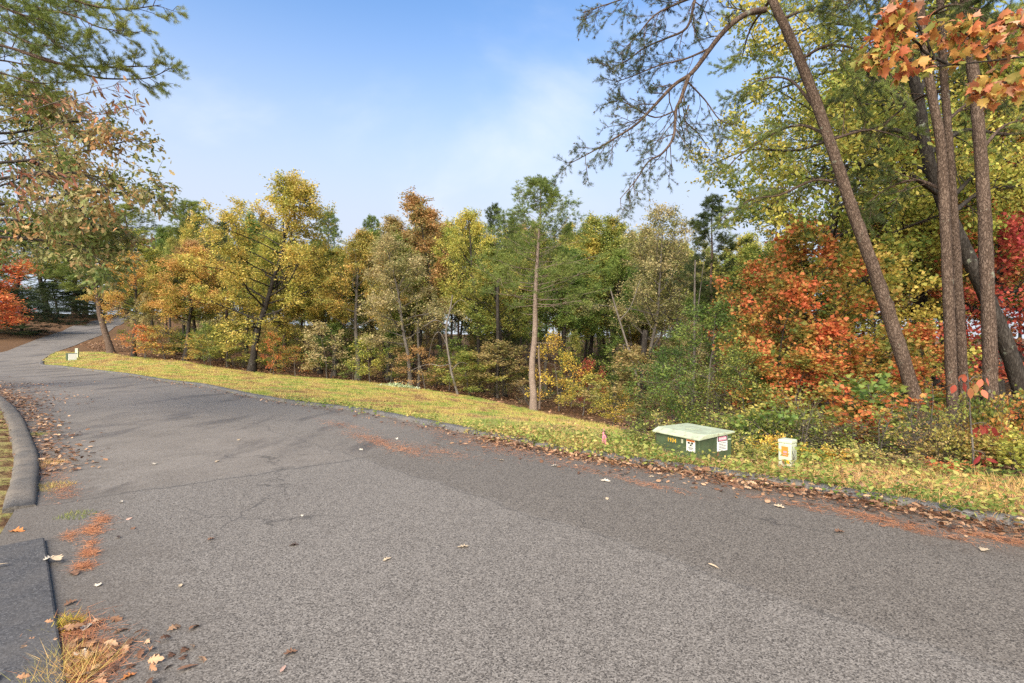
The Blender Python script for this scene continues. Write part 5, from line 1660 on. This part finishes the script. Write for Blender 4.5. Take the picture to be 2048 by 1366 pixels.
FALLEN = [(940, 1092, 'oak_a', 'tan', .10, 'tan lobed leaf alone in the middle of the near asphalt'), (765, 1121, 'oak_a', 'tan', .085, 'tan leaf just left of the lone middle leaf'),
          (600, 1087, 'oak_b', 'dark', .085, 'dark curled leaf left of centre on the near asphalt'), (430, 1074, 'oak_b', 'brown', .07, 'small brown leaf on the asphalt beyond the gutter'),
          (603, 1028, 'oak_a', 'pale', .05, 'tiny pale leaf on the asphalt left of centre'), (560, 1346, 'lance_a', 'pink', .065, 'narrow pink leaf at the bottom edge'),
          (597, 1299, 'oak_b', 'brown', .075, 'ragged brown leaf near the bottom edge'), (360, 1173, 'ovate_a', 'tan', .05, 'small upright tan leaf right of the gutter'),
          (105, 1122, 'oak_a', 'tan', .13, 'large tan leaf against the end of the flat curb slab'), (85, 1132, 'oak_b', 'pale', .09, 'pale leaf on the edge of the flat curb slab'),
          (155, 1152, 'oak_b', 'brown', .11, 'dark brown curled leaf in the left gutter'), (193, 1173, 'maple_a', 'pale', .045, 'tiny pale leaf in the left gutter'),
          (125, 1215, 'oak_b', 'brown', .08, 'brown curled leaf above the corner weed tuft'), (207, 1306, 'oak_b', 'tan', .10, 'tan curled leaf right of the corner weed tuft'),
          (145, 1308, 'oak_a', 'pale', .11, 'pale lobed leaf lying in the corner litter'), (180, 1248, 'oak_b', 'pale', .09, 'pale folded leaf on top of the weed tuft'),
          (275, 1346, 'oak_b', 'orange', .07, 'orange leaf at the bottom edge left of the stick-like leaf'), (352, 1344, 'lance_a', 'brown', .10, 'stick-like brown leaf at the bottom edge'),
          (1200, 966, 'oak_a', 'pale', .12, 'pale leaf on the dark lane below the transformer'), (1213, 1000, 'oak_a', 'tan', .07, 'small tan leaf below the pale one on the dark lane'),
          (1102, 936, 'oak_a', 'pale', .10, 'pale leaf near the curb left of the transformer'), (1310, 958, 'oak_a', 'tan', .09, 'tan leaf at the edge of the curb leaf heap'),
          (1572, 1021, 'oak_a', 'tan', .11, 'tan leaf on the dark lane below the pedestal'), (1690, 1068, 'oak_b', 'brown', .10, 'brown leaf on the dark lane, right half'),
          (1895, 1078, 'ovate_a', 'brown', .07, 'small brown leaf on the dark lane toward the right edge'), (1975, 1101, 'oak_a', 'tan', .11, 'tan leaf near the right frame edge'),
          (1415, 1132, 'lance_a', 'tan', .09, 'thin tan leaf right of centre on the seam'), (270, 1053, 'oak_b', 'brown', .07, 'brown leaf right of the green gutter tuft'),
          (238, 1077, 'lance_a', 'dark', .09, 'dark thin twig-like leaf right of the needle drift'), (265, 1034, 'oak_a', 'pink', .07, 'pinkish leaf near the left gutter drift'),
          (430, 925, 'oak_a', 'tan', .09, 'tan leaf beyond the cross joint, right one'), (310, 930, 'oak_a', 'pale', .10, 'pale leaf beyond the cross joint, left one'),
          (245, 1005, 'lance_a', 'pale', .09, 'pale narrow leaf just short of the cross joint'), (1150, 876, 'oak_a', 'pale', .12, 'pale leaf on the grass edge left of the pink stake'),
          (720, 900, 'oak_a', 'pale', .10, 'pale leaf among the red needle drifts'), (790, 880, 'oak_b', 'pale', .10, 'pale leaf beyond the red needle drifts'),
          (880, 893, 'oak_a', 'tan', .10, 'tan leaf right of the red needle drifts'), (1010, 925, 'oak_a', 'tan', .10, 'tan leaf between needle drifts and curb heap'),
          (480, 880, 'oak_b', 'tan', .09, 'tan leaf on the brown far asphalt'), (20, 1140, 'lance_a', 'tan', .10, 'yellowish leaf lying on the flat curb slab'),
          (15, 1065, 'oak_b', 'orange', .13, 'orange leaf in the gap between the two left curbs'), (1255, 985, 'lance_a', 'pink', .06, 'tiny pinkish leaf in the dark lane')]
for i, (px, py, mk, cm, sz, lab) in enumerate(FALLEN):
    c = gp(px, py)
    z = tz(*c) + .005
    if lab.endswith('flat curb slab') :
        z += .03
    o = obj('fallen_leaf', leaf_meshes[mk], FM[cm])
    o.location = (c[0], c[1], z)
    o.rotation_euler = (r.uniform(-.15, .15), r.uniform(-.15, .15), r.uniform(0, 6.28))
    o.scale = (sz, sz, sz)
    tag(o, lab, 'leaf', 'single fallen leaves on the asphalt')

# ------------------------------------------------------------------ which one: labels of the trees and shrubs inside the wood
ZONES = [(330, 'near the road bend'), (440, 'left of the broad golden oak'), (580, 'behind the broad golden oak'), (670, 'right of the broad golden oak'), (765, 'behind the orange gold oak'), (860, 'behind the thin tan oak'),
         (935, 'behind the dead snag'), (1030, 'left of the lone pine'), (1105, 'behind the lone pine'), (1180, 'right of the lone pine'), (1260, 'left of the pale tan oak'), (1340, 'behind the pale tan oak'),
         (1420, 'left of the slim dark pine'), (1490, 'behind the slim dark pine'), (1570, 'behind the bright orange maple'), (1760, 'behind the leaning pine'), (1950, 'behind the upright pine pair'), (9999, 'behind the thick upright pine')]
ORD = ['nearest', 'second nearest', 'third nearest', 'fourth nearest', 'fifth nearest', 'sixth nearest', 'seventh nearest', 'eighth nearest', 'ninth nearest', 'tenth nearest']
buckets = {}
for o in SC.objects:
    g = o.get('group')
    if o.parent or not g or not ('deep in the wood' in g or 'under the trees' in g or 'forest floor' in g or 'right-hand' in g):
        continue
    x, y = o.location[0], o.location[1]
    px = x / y * F + 1024
    zone = next(n for lim, n in ZONES if px < lim)
    word = g.split(' trees')[0].split(' saplings')[0].split(' shrubs')[0].replace('pines deep in the wood', 'slender').replace('lime', 'yellow green')
    kind = 'pine' if o.name.startswith('pine') else {'tree': 'tree', 'sapling': 'shaded sapling', 'shrub': 'low shrub'}[o['category']]
    buckets.setdefault((word, kind, zone), []).append((y, o))
for (word, kind, zone), L in buckets.items():
    L.sort(key=lambda q_: q_[0])
    for i, (y, o) in enumerate(L):
        base_ = '%s %s inside the wood %s' % (word, kind, zone)
        o['label'] = base_ if len(L) == 1 else ('farthest ' if i == len(L) - 1 else ORD[min(i, 9)] + ' ') + base_
